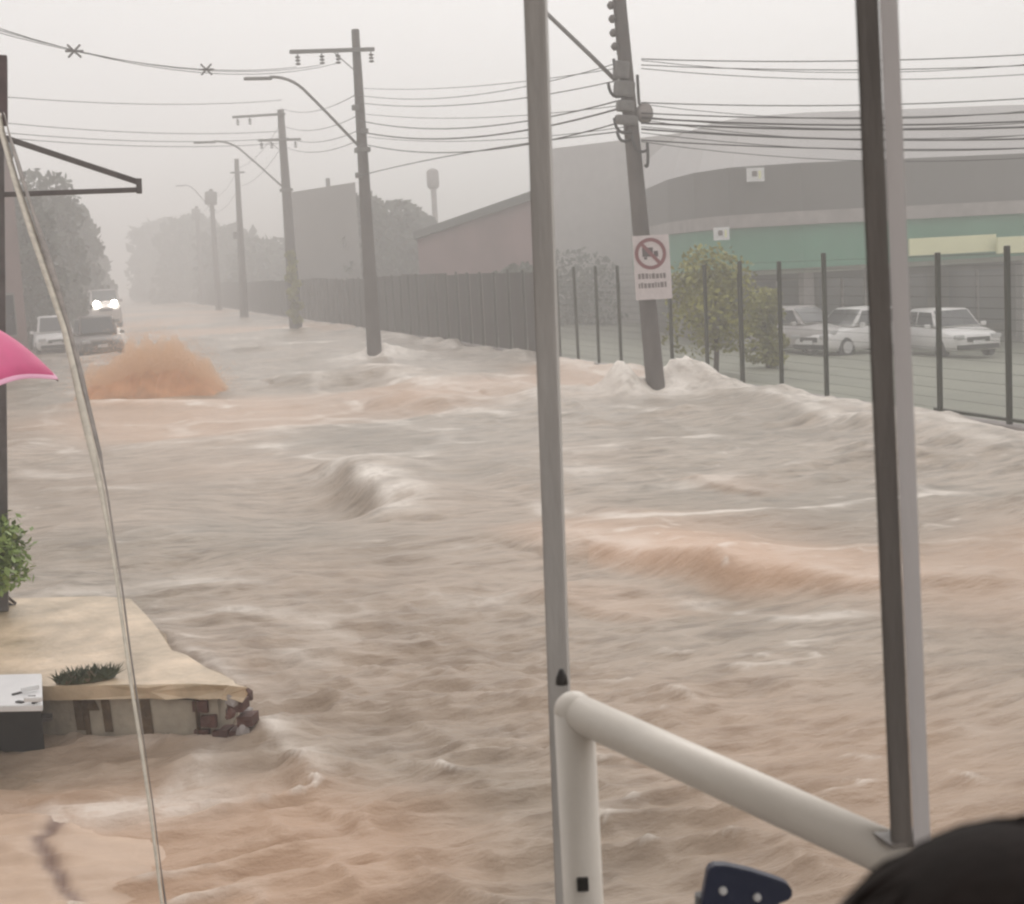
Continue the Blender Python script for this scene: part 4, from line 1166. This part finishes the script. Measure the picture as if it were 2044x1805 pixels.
# lower left: sand bank just breaking the water
def make_bank():
    nx, ny = 150, 150
    c = onz(60, 1700, 0)
    X, Y = np.meshgrid(np.linspace(c.x-2.6, c.x+1.35, nx), np.linspace(c.y-2.4, c.y+1.25, ny), indexing='ij')
    # crack/runnel line
    line = [P2(85, 1540), P2(82, 1575), P2(128, 1605), P2(118, 1650), P2(78, 1690), P2(110, 1745), P2(150, 1790), P2(190, 1830)]
    d, t, sd = seg_d(X+.06*fbm(X*5, Y*5, 2), Y+.12*fbm(X*4+3, Y*4, 2), line)
    hh, f_, o_ = flood(X, Y)
    e = sstep(1.15, .35, np.hypot((X-c.x+.6)/1.9, (Y-c.y+.3)/1.55)+.35*fbm(X*1.3, Y*1.3, 3))
    h = -.13 + .17*e + .6*hh + .02*fbm(X*3, Y*3, 3) - .012*np.exp(-(d/.05)**2)
    co = np.stack([X, Y, h], -1).reshape(-1, 3)
    i = np.arange(nx-1)[:, None]*ny + np.arange(ny-1)[None, :]
    q = np.stack([i, i+ny, i+1+ny, i+1], -1).reshape(-1, 4)
    me = bpy.data.meshes.new('sand_bank'); me.from_pydata(co.tolist(), [], q.tolist())
    wet = np.exp(-(d/(.022+.03*(fbm(X*3, Y*3, 2)+.5)))**2)*(.7+1.0*(fbm(X*6, Y*6, 2)+.3))
    a_ = me.attributes.new('wet', 'FLOAT', 'POINT'); a_.data.foreach_set('value', np.clip(wet, 0, 1).ravel())
    m = mat('sand_bank', (.50, .345, .24), .5, .12, 2.2, .25, 14, tint=(.54, .39, .28))
    t_ = m.node_tree; p = [n for n in t_.nodes if n.type == 'BSDF_PRINCIPLED'][0]
    src = p.inputs['Base Color'].links[0].from_socket
    mx = t_.nodes.new('ShaderNodeMix'); mx.data_type = 'RGBA'; at_ = t_.nodes.new('ShaderNodeAttribute'); at_.attribute_name = 'wet'
    t_.links.new(at_.outputs['Fac'], mx.inputs[0]); t_.links.new(src, mx.inputs[6]); mx.inputs[7].default_value = (.18, .10, .065, 1)
    t_.links.new(mx.outputs[2], p.inputs['Base Color'])
    o = link('sand_bank', me, m, None, True); tag(o, 'orange sand bank with a dark runnel at the lower left', kind='structure')
make_bank()

# ------------------------------------------------------------------ left edge: post with triangular bracket, hanging strap, umbrella
def left_frame():
    D = 10.45
    base = at(4, 1192, D); base.z = ZP
    e = empty('bracket_post', base, 'dark steel post at the left edge with a triangular bracket pointing right', 'post')
    def L(p): return Vector(p)-base
    j = at(-3, 250, D)
    beam('post', Vector((0, 0, 0)), L(j), .072, .072, M['bracket'], e, .006)
    beam('upper_post', L(j)+Vector((.02, 0, 0)), L(at(2, 112, D)), .085, .085, M['post_red'], e, .006)
    beam('bracket_arm', L(at(0, 272, D)), L(at(277, 364, D)), .04, .042, M['bracket'], e, .004)
    beam('bracket_arm', L(at(-2, 389, D)), L(at(279, 379, D)), .036, .036, M['bracket'], e, .004)
    beam('bracket_tip', L(at(277, 357, D)), L(at(278, 386, D)), .04, .042, M['bracket'], e, .004)
    return e
left_frame()
def make_strap():
    base = [(2, 225, 24), (10, 262, 30), (38, 360, 34), (72, 465, 34), (108, 575, 28), (132, 655, 22), (152, 735, 26), (172, 822, 30), (192, 905, 30), (208, 985, 22), (222, 1070, 18), (238, 1170, 17), (254, 1290, 16), (270, 1400, 15), (286, 1500, 15), (300, 1600, 14), (313, 1700, 13), (324, 1790, 13), (329, 1830, 12)]
    pts = [(x, y, 1/(1/10.3+(1/5.75-1/10.3)*(y-225)/1605), w) for x, y, w in base]
    pts = [(x, y, d, w*(1.1 if y < 1000 else 1.0)) for x, y, d, w in pts]
    p0 = at(*pts[0][:3]); e = empty('hanging_strap', p0, 'long twisted pale strap slanting from the left post down into the water', 'strap')
    rt = CR @ Vector((1, 0, 0)); fw = CR @ Vector((0, 0, -1))
    P = []
    for i in range(len(pts)-1):
        for k in range(6):
            f = k/6; a = pts[i]; b = pts[i+1]
            P.append([a[j]+(b[j]-a[j])*f for j in range(4)])
    for (name, m, off, wf, tw, ph, dep, until) in (('pale_strand', 'strap', -.20, .46, 0, .5, 0, 999), ('dark_strand', 'strapd', .18, .62, .16, 1.2, .012, 999)):
        bm = bmesh.new(); rows = []
        for i, (px, py, d, w) in enumerate(P):
            if i > until: break
            ww = w*d/F0*wf*(1 if name == 'pale_strand' else max(.15, 1-i/95)); ang = ph + .55*math.sin(i*.11+ph) + tw*math.sin(i*.5)
            c = at(px, py, d) - p0 + rt*(w*off*d/F0) + fw*dep
            u = rt*math.cos(ang)*ww/2 + fw*math.sin(ang)*ww/2
            nn = (rt*-math.sin(ang) + fw*math.cos(ang))*.0025
            rows.append([bm.verts.new(c-u-nn), bm.verts.new(c-nn*2.6), bm.verts.new(c+u-nn), bm.verts.new(c+u+nn), bm.verts.new(c-u+nn)])
        for i in range(len(rows)-1):
            for k in range(5):
                f = bm.faces.new((rows[i][k], rows[i][(k+1) % 5], rows[i+1][(k+1) % 5], rows[i+1][k]))
        bm.faces.new(rows[0]); bm.faces.new(rows[-1][::-1])
        bmesh.ops.recalc_face_normals(bm, faces=bm.faces)
        obj(name, bm, M[m], e, True)
make_strap()

# ------------------------------------------------------------------ people
def skin_mesh(name, verts, edges, radii, m, parent, root=0, sub=2):
    me = bpy.data.meshes.new(name); me.from_pydata([Vector(v) for v in verts], edges, [])
    o = bpy.data.objects.new(name, me); COL.objects.link(o)
    md = o.modifiers.new('skin', 'SKIN'); md.use_smooth_shade = True
    if not me.skin_vertices: pass
    sv = me.skin_vertices[0].data if me.skin_vertices else None
    for i, r in enumerate(radii):
        r = r if hasattr(r, '__len__') else (r, r)
        sv[i].radius = r; sv[i].use_root = (i == root)
    sb = o.modifiers.new('sub', 'SUBSURF'); sb.levels = sub; sb.render_levels = sub
    dg = bpy.context.evaluated_depsgraph_get(); dg.update()
    me2 = bpy.data.meshes.new_from_object(o.evaluated_get(dg)); me2.name = name
    bpy.data.objects.remove(o)
    me2.materials.clear()
    return link(name, me2, m, parent, True)
def head(parent, c, face, s=1.0, hairm='hair'):
    """head about 23 cm tall centred at c looking along face (unit, level); features are part of one mesh, hair a child"""
    face = Vector(face).normalized(); side = Vector((face.y, -face.x, 0))
    def T(p): return c + side*p[0]*s + face*p[1]*s + Vector((0, 0, p[2]*s))
    bm = bmesh.new(); bmesh.ops.create_uvsphere(bm, u_segments=32, v_segments=24, radius=1)
    for v in bm.verts:
        x, y, z = v.co
        w = .078*(1-.28*max(0, -z)**1.5)
        X = x*w; Y = y*(.098 if y < 0 else .092)*(1-.12*max(0, -z)); Z = z*.118
        if y > 0:
            Y += .022*math.exp(-(x/.16)**2-((z+.12)/.16)**2)           # nose
            Y -= .012*(math.exp(-((abs(x)-.36)/.16)**2-((z-.05)/.12)**2))  # eye sockets
            Y += .006*math.exp(-(x/.3)**2-((z+.42)/.07)**2)             # lips
        if abs(x) > .93 and abs(z) < .3: X *= 1.16                      # ears
        v.co = T((X, Y, Z))
    h = obj('head', bm, M['skin'], parent, True)
    for sx in (-1, 1):
        bm = bmesh.new(); bmesh.ops.create_uvsphere(bm, u_segments=10, v_segments=8, radius=.011*s)
        bmesh.ops.translate(bm, vec=T((sx*.030, .079, .006)), verts=bm.verts); obj('eye', bm, M['white'], h, True)
    bm = bmesh.new(); bmesh.ops.create_uvsphere(bm, u_segments=64, v_segments=44, radius=1)
    dl = []
    for v in bm.verts:
        x, y, z = v.co
        k = 1 + .018*math.sin(x*5+z*3)*math.sin(y*4+1)
        if y > .25 and z < .38: dl.append(v)
        if z < -.75: dl.append(v)
        v.co = T((x*.108*k, y*.118*k-.008, z*.125*k+.018))
    bmesh.ops.delete(bm, geom=list(set(dl)), context='VERTS')
    hr = obj('hair', bm, M[hairm], parent, True)
    rs = random.Random(3); bm = bmesh.new()
    for i in range(160):
        a = rs.uniform(0, 2*math.pi); u0 = rs.uniform(.05, .9); ln = rs.uniform(.25, .6); tw_ = rs.uniform(-.5, .5); lift = rs.uniform(.995, 1.004)
        pts = []
        for j in range(5):
            th = u0 + ln*j/4; aa = a + tw_*j/4*.6
            pts.append(T((math.sin(th)*math.cos(aa)*.108*lift, math.sin(th)*math.sin(aa)*.118*lift-.008, math.cos(th)*.125*lift+.018)))
        add_tube(bm, pts, [.0012, .0016, .0014, .001, .0004], 3, False)
    st_ = obj('strands', bm, M[hairm], hr); st_['kind'] = 'stuff'
    return h
def hand(parent, wrist, direction, palm_n, m='skin', curl=.9, s=1.0):
    """palm with four fingers and a thumb curling round"""
    d = Vector(direction).normalized(); n = Vector(palm_n).normalized(); side = d.cross(n).normalized()
    V = [wrist, wrist+d*.045*s, wrist+d*.085*s]; E = [(0, 1), (1, 2)]; Rr = [(.022, .018), (.036, .016), (.038, .014)]
    skin_mesh('palm', V, E, Rr, M[m], parent, 0, 2)
    for k, (o_, ln) in enumerate(((-.028, .068), (-.009, .078), (.010, .072), (.028, .056))):
        b = wrist+d*.085*s+side*o_*s; pts = [b-d*.02]; a = 0; p = b
        for j in range(3):
            pts.append(p); a += curl*.75; p = p + (d*math.cos(a)+n*math.sin(a))*ln*s*(.42, .33, .25)[j]
        pts.append(p)
        tube('finger', pts, [.0095, .0095, .009, .008, .006], M[m], parent, 8)
    b = wrist+d*.03*s-side*.03*s
    tube('thumb', [b, b-side*.02+d*.02+n*.015, b-side*.015+d*.04+n*.035, b+d*.05+n*.05+side*.005], [.012, .012, .010, .007], M[m], parent, 8)

def seated_person():
    # seated on a stool on the terrace, back to the camera, only the top of the head reaches into view
    D = .54
    c = at(2060, 1800, D)
    floor_z = .95
    top = at(2112, 1698, D)
    face = (CR @ Vector((0, 0, -1))); face.z = 0; face.normalize()
    face = (Matrix.Rotation(R(18), 3, 'Z') @ face)
    s = 1.06
    hc = Vector((top.x, top.y, top.z - .136*s))
    e = empty('person', Vector((hc.x, hc.y, floor_z)), 'person with short dark hair seen from behind at the lower right corner', 'person')
    o = e.location.copy(); side = Vector((face.y, -face.x, 0))
    def q(a, f, z): return Vector((0, 0, hc.z-o.z)) + side*a + face*f + Vector((0, 0, z))
    head(e, Vector((0, 0, hc.z-o.z)), face, s)
    zs = hc.z - o.z
    seat = .45-zs
    V = [q(0, -.02, seat+.08), q(0, -.03, seat+.3), q(0, -.01, -.25), q(0, -.005, -.08), q(-.18, -.01, -.26), q(-.24, .05, -.5), q(-.2, .26, -.52), q(.18, -.01, -.26), q(.24, .05, -.5), q(.2, .26, -.52),
         q(-.11, .02, seat+.06), q(-.15, .40, seat+.06), q(-.15, .42, .06-zs), q(-.15, .55, .04-zs), q(.11, .02, seat+.06), q(.15, .40, seat+.06), q(.15, .42, .06-zs), q(.15, .55, .04-zs)]
    E = [(0, 1), (1, 2), (2, 3), (2, 4), (4, 5), (5, 6), (2, 7), (7, 8), (8, 9), (0, 10), (10, 11), (11, 12), (12, 13), (0, 14), (14, 15), (15, 16), (16, 17)]
    Rr = [(.15, .12), (.14, .11), (.15, .10), (.055, .055), (.065, .06), (.045, .045), (.03, .03), (.065, .06), (.045, .045), (.03, .03), (.085, .08), (.062, .062), (.045, .045), (.04, .03), (.085, .08), (.062, .062), (.045, .045), (.04, .03)]
    skin_mesh('body', V, E, Rr, M['shirt'], e, 0, 2)
    for sg in (-1, 1): hand(e, q(sg*.2, .26, -.52), face, Vector((0, 0, -1)), curl=.35)
    st = empty('stool', Vector((hc.x, hc.y, floor_z)), 'dark stool under the dark haired person on the terrace', 'stool')
    bm = bmesh.new(); add_tube(bm, [(0, 0, .40), (0, 0, .43)], .17, 20); obj('seat', bm, M['black'], st)
    for k in range(4):
        a = k*math.pi/2+.6; tube('leg', [(.12*math.cos(a), .12*math.sin(a), .40), (.17*math.cos(a), .17*math.sin(a), 0)], .012, M['iron'], st, 8)
seated_person()

def umbrella_person():
    D = 8.6
    tip = at(116, 757, D)
    cx = at(-125, 690, D); 
    rad = (Vector((tip.x, tip.y, 0))-Vector((cx.x, cx.y, 0))).length
    zr = tip.z; zt = at(0, 652, D).z + .10
    apex = Vector((cx.x, cx.y, zt))
    e = empty('umbrella', Vector((cx.x, cx.y, zr-.75)), 'open pink umbrella with pale rim poking in at the left edge', 'umbrella')
    o = e.location.copy()
    bm = bmesh.new(); nrb = 8; seg = 8; rows = 10
    a0 = math.atan2(tip.y-cx.y, tip.x-cx.x)
    def P(ai, t):
        k = ai/seg; fr = k-math.floor(k)
        sc = 1-.10*math.sin(math.pi*fr)*t                      # panels pull in between ribs
        dz = .05*math.sin(math.pi*fr)*t*t
        r = rad*t*sc; a = a0+2*math.pi*ai/(nrb*seg)
        z = zt - (zt-zr)*(t**1.9) + dz*.6
        return Vector((cx.x+r*math.cos(a), cx.y+r*math.sin(a), z))-o
    def shell(t0, t1, th, name, m, n=rows):
        bm = bmesh.new(); G = []
        for j in range(n+1):
            t = t0+(t1-t0)*j/n
            G.append([bm.verts.new(P(i, max(t, .01))+Vector((0, 0, th))) for i in range(nrb*seg)])
        for j in range(n):
            for i in range(nrb*seg):
                k = (i+1) % (nrb*seg); f = bm.faces.new((G[j][i], G[j+1][i], G[j+1][k], G[j][k])); f.smooth = True
        G2 = [[bm.verts.new(v.co-Vector((0, 0, .004))) for v in row] for row in G]
        for j in range(n):
            for i in range(nrb*seg):
                k = (i+1) % (nrb*seg); f = bm.faces.new((G2[j][k], G2[j+1][k], G2[j+1][i], G2[j][i])); f.smooth = True
        for i in range(nrb*seg):
            k = (i+1) % (nrb*seg); bm.faces.new((G[n][i], G2[n][i], G2[n][k], G[n][k]))
        return obj(name, bm, m, e)
    shell(0, .97, 0, 'canopy', M['pink'])
    shell(.97, 1.0, 0, 'rim', M['pinkrim'], 2)
    for k in range(nrb):
        tube('rib', [P(k*seg, t)-Vector((0, 0, .012)) for t in (.02, .3, .6, .85, 1.0)], .004, M['iron'], e, 5)
    tube('shaft', [apex+Vector((0, 0, .05))-o, Vector((cx.x, cx.y, zr-.62))-o], .007, M['iron'], e, 8)
    tube('handle', curve_pts(Vector((cx.x, cx.y, zr-.60))-o, Vector((cx.x, cx.y, zr-.8))-o, Vector((cx.x-.07, cx.y, zr-.74))-o, 6), .013, M['black'], e, 8)
    # the person holding it, standing on the platform just outside the frame
    pz = ZP
    pc = Vector((cx.x-.16, cx.y+.12, pz))
    pe = empty('person', pc, 'person in blue jeans holding the pink umbrella beyond the left edge', 'person')
    H = min(1.66, zt-.12-pz)
    def q(a, f, z): return Vector((a, f, z))
    grip = Vector((cx.x, cx.y, zr-.60))-pc
    sh = .82*H
    V = [q(0, 0, .53*H), q(0, 0, .68*H), q(0, 0, .80*H), q(0, 0, .865*H), q(-.17, 0, sh), q(-.22, .02, .62*H), q(-.2, -.06, .48*H), q(.15, 0, sh), q(.20, -.03, .64*H), grip+Vector((-.02, .0, -.02)),]
    E = [(0, 1), (1, 2), (2, 3), (2, 4), (4, 5), (5, 6), (2, 7), (7, 8), (8, 9)]
    Rr = [(.14, .11), (.12, .09), (.14, .09), (.05, .05), (.055, .05), (.042, .042), (.028, .028), (.055, .05), (.042, .042), (.028, .028)]
    skin_mesh('body', V, E, Rr, M['shirt'], pe, 0, 2)
    V = [q(0, 0, .52*H), q(-.09, 0, .48*H), q(-.10, -.01, .27*H), q(-.10, .01, .04*H), q(-.10, -.14, .02*H), q(.09, 0, .48*H), q(.10, -.01, .27*H), q(.10, .01, .04*H), q(.10, -.14, .02*H)]
    E = [(0, 1), (1, 2), (2, 3), (3, 4), (0, 5), (5, 6), (6, 7), (7, 8)]
    Rr = [(.13, .11), (.09, .09), (.06, .06), (.045, .045), (.035, .03), (.09, .09), (.06, .06), (.045, .045), (.035, .03)]
    skin_mesh('trousers', V, E, Rr, M['jeans'], pe, 0, 2)
    head(pe, q(0, -.01, .93*H), (0.3, -1, 0), .93)
    hand(pe, grip+Vector((-.03, .02, -.03)), (.5, -.3, .5), (.6, .2, 0), curl=1.0, s=.7)
    hand(pe, q(-.2, -.06, .48*H), (0, -.1, -1), (0, -1, 0), curl=.3, s=.9)
umbrella_person()

# ------------------------------------------------------------------ terrace with columns and rail
FZ = .95
def terrace():
    # plan runs along the rail direction
    a = at(1140, 1420, 1.95); b = at(1790, 1712, 1.32)
    t = Vector((b.x-a.x, b.y-a.y, 0)).normalized(); n = Vector((-t.y, t.x, 0))
    if n.y < 0: n = -n
    P0 = Vector((a.x, a.y, 0)) + n*.16 - t*.35
    def q(u, v, z): return P0 + t*u - n*v + Vector((0, 0, z))
    def slab(name, z0, z1, m, u0=-.0, u1=3.4, v0=0, v1=4.5, lb=None):
        o = prism(name, [q(u0, v0, z0), q(u1, v0, z0), q(u1, v1, z0), q(u0, v1, z0)], (0, 0, z1-z0), m); tag(o, lb, kind='structure'); return o
    slab('terrace_floor', -1.3, FZ, M['terrace'], lb='tiled terrace floor under the viewer')
    slab('terrace_ceiling', 3.75, 3.9, M['ceiling'], u0=-.3, u1=3.6, v0=.42, lb='unseen flat roof over the terrace, shaped to shade the columns')  # unseen roof put in for shade, edge set back so daylight reaches the rail
    ob = beam('roof_beam', q(-.3, .16, 3.71), q(3.5, .16, 3.71), .05, .07, M['column']); tag(ob, 'thin steel beam joining the tops of the terrace columns', 'beam')
    # unseen back wall, put in to darken the columns' near faces
    o = prism('shade_wall_back', [q(-.0, 4.5, FZ), q(3.4, 4.5, FZ), q(3.4, 4.5, 3.748), q(0, 4.5, 3.748)], -n*.15, M['terrace']); tag(o, 'unseen back wall of the terrace, added to darken the columns', kind='structure')
    return a, b, t, n
ta, tb, tt, tn = terrace()
def rail():
    zr = (ta.z+tb.z)/2
    A = Vector((ta.x, ta.y, zr)); A.z = at(1142, 1420, 1.95).z; B = Vector((tb.x, tb.y, A.z))
    e = empty('railing', Vector((A.x, A.y, FZ)), 'thick round cream white tube handrail with its upright post at the lower centre', 'railing')
    o = e.location.copy()
    r = .0252; rp = .0272
    # gentle slope as surveyed
    dB = at(1800, 1716, 1.58); dA = at(1146, 1420, 1.95)
    d = (dB-dA).normalized()
    tube('top_rail', [dA-o-d*.0, dA.lerp(dB, .5)-o, dB-o+d*.012], r, M['tube'], e, 28)
    bm = bmesh.new(); bmesh.ops.create_uvsphere(bm, u_segments=24, v_segments=14, radius=rp*1.002); bmesh.ops.translate(bm, vec=dA-o, verts=bm.verts); obj('corner_elbow', bm, M['tube'], e, True)
    tube('post', [dA-o-Vector((0, 0, .0)), Vector((dA.x, dA.y, FZ))-o], rp, M['tube'], e, 28)
    pB = dB
    tube('post', [pB-o, Vector((pB.x, pB.y, FZ))-o], r*1.0, M['tube'], e, 28)
    tube('foot_flange', [Vector((dA.x, dA.y, FZ))-o, Vector((dA.x, dA.y, FZ+.01))-o], .06, M['tube'], e, 20)
    c = at(1155, 1757, 1.965); back = (EYE-c).normalized()
    # black slot in the post
    rt = CR @ Vector((1, 0, 0)); up = Vector((0, 0, 1))
    cc = Vector((dA.x, dA.y, c.z)); f = Vector((EYE.x-cc.x, EYE.y-cc.y, 0)).normalized(); rt2 = Vector((-f.y, f.x, 0))
    if rt2.dot(rt) < 0: rt2 = -rt2
    k = cc + f*(rp*.95) + rt2*.000
    w, h = .0078, .0095
    prism('slot_cap', [k-rt2*w-up*h-o, k+rt2*w-up*h-o, k+rt2*w+up*h-o, k-rt2*w+up*h-o], f*.006, M['bolt'], e, .001)
    return dA, dB
rA, rB = rail()
def column(pxt, pyt, pxb, pyb, D, w, dpt, label, m, zb=FZ, ztop=3.75, face2=None, twist=0.0):
    a = at(pxt, pyt, D); bb = at(pxb, pyb, D*1.0)
    # nearly plumb: straight from the roof to the floor through both surveyed points, set at one plan distance
    hd = math.hypot(a.x, a.y)
    rb = ray(pxb, pyb); bb = EYE + rb*(hd/math.hypot(rb.x, rb.y))
    d = (bb-a)/(bb.z-a.z)
    top = a+d*(ztop-a.z); bot = a+d*(zb-a.z)
    e = empty('steel_column', bot, label, 'column')
    bm = bmesh.new(); f = Vector((EYE.x-a.x, EYE.y-a.y, 0)).normalized(); f = Matrix.Rotation(twist, 3, 'Z') @ f; s = Vector((-f.y, f.x, 0))
    if s.dot(CR @ Vector((1, 0, 0))) < 0: s = -s
    pr = [(-w/2, -dpt/2), (w/2, -dpt/2), (w/2, dpt/2), (-w/2, dpt/2)]
    R0 = [bm.verts.new(s*x-f*y) for x, y in pr]; R1 = [bm.verts.new(top-bot+s*x-f*y) for x, y in pr]
    bm.faces.new(R0[::-1]); bm.faces.new(R1)
    fs = []
    for i in range(4): fs.append(bm.faces.new((R0[i], R0[(i+1) % 4], R1[(i+1) % 4], R1[i])))
    bmesh.ops.recalc_face_normals(bm, faces=bm.faces)
    bmesh.ops.bevel(bm, geom=[ed for ed in bm.edges], offset=.0025, segments=2, affect='EDGES')
    obj('tube', bm, m, e)
    if face2:                                   # its daylit right face, painted pale on a separate strip
        bm = bmesh.new(); x0, x1, y0, y1 = face2
        pr = [(x0, y0), (x1, y0), (x1, y1), (x0, y1)]
        R0 = [bm.verts.new(s*x-f*y+Vector((0, 0, .0))) for x, y in pr]; R1 = [bm.verts.new(top-bot+s*x-f*y) for x, y in pr]
        bm.faces.new(R0[::-1]); bm.faces.new(R1)
        for i in range(4): bm.faces.new((R0[i], R0[(i+1) % 4], R1[(i+1) % 4], R1[i]))
        bmesh.ops.recalc_face_normals(bm, faces=bm.faces)
        obj('lit_face', bm, M['column_lit'], e)
    plate = box('base_plate', (0, 0, .003), (.11, .11, .008) if zb == FZ else (.046, .04, .005), m, e)
    return e, bot, s, f
c1_, b1_, s1_, f1_ = column(1069, 0, 1116, 1370, 2.12, .031, .034, 'grey square steel column rising from the corner of the white handrail', M['column'], twist=R(-8))
_rt = ray(1730, 0); D2 = math.hypot(rB.x, rB.y)/math.hypot(_rt.x, _rt.y)
c2_, b2_, s2_, f2_ = column(1730, 0, 1800, 1690, D2, .0225, .04, 'darker steel column at the right with its right face painted pale as if lit', M['column_dark'], zb=rB.z+.022, face2=(.0125, .030, -.016, .016))
# black clip where the left column meets the rail
cl = at(1121, 1352, 2.02)
k = tube('clip', [cl-Vector((0, 0, .010))-b1_, cl-b1_, cl+Vector((0, 0, .012))-b1_], [.009, .008, .003], M['bolt'], c1_, 10)

# navy chair back with white rivets
def chair():
    D = 1.72
    out = [(1398, 1900), (1402, 1800), (1414, 1738), (1424, 1729), (1450, 1729), (1500, 1740), (1552, 1757), (1574, 1766), (1583, 1780), (1580, 1794), (1568, 1801), (1552, 1806), (1560, 1860), (1556, 1900)]
    c = at(1480, 1900, D)
    e = empty('chair', Vector((c.x, c.y, -1.0)), 'navy blue chair with rounded back and two white rivets below the handrail', 'chair')
    e.location.z = FZ; c0 = e.location.copy()
    fw = (CR @ Vector((0, 0, -1)))
    o = prism('backrest', [at(x, y, D)-c0 for x, y in out], fw*.022, M['navy'], e, .0015)
    for (x, y) in ((1443, 1778), (1511, 1791)):
        p = at(x, y, D)-c0
        tube('rivet', [p-fw*.0045, p-fw*.003, p+fw*.002], [.003, .0048, .0052], M['white'], e, 14)
    rt = CR @ Vector((1, 0, 0)); rt.z = 0; rt.normalize(); f2 = Vector((-rt.y, rt.x, 0))
    if f2.y < 0: f2 = -f2
    zb = c.z-c0.z
    for sx in (-.04, .04): tube('back_upright', [rt*sx+Vector((0, 0, zb+.06))+f2*.03, rt*sx*1.5+Vector((0, 0, .43))+f2*.03], .010, M['iron'], e, 8)
    bm = bmesh.new(); add_box(bm, Vector((0, 0, .43))-f2*.15, Vector((.38, .38, .03)), Matrix.Rotation(math.atan2(rt.y, rt.x), 3, 'Z'), .012); obj('seat', bm, M['navy'], e)
    for sx in (-.16, .16):
        for sy in (-.31, .02):
            tube('leg', [rt*sx+f2*sy+Vector((0, 0, .42)), rt*sx*1.15+f2*sy*1.05+Vector((0, 0, 0))], .010, M['iron'], e, 8)
chair()

# ------------------------------------------------------------------ rain haze
hm = bpy.data.materials.new('haze'); hm.use_nodes = True
t = hm.node_tree; t.nodes.clear()
o_ = t.nodes.new('ShaderNodeOutputMaterial'); pv = t.nodes.new('ShaderNodeVolumePrincipled')
pv.inputs['Color'].default_value = (.97, .965, .96, 1)
pv.inputs['Density'].default_value = 0.0082
pv.inputs['Anisotropy'].default_value = 0.0
t.links.new(pv.outputs[0], o_.inputs['Volume'])
hz = box('haze', (0, 420, 7.7), (1140, 980, 20.6), hm)
tag(hz, 'pale rain haze filling the street', kind='stuff')
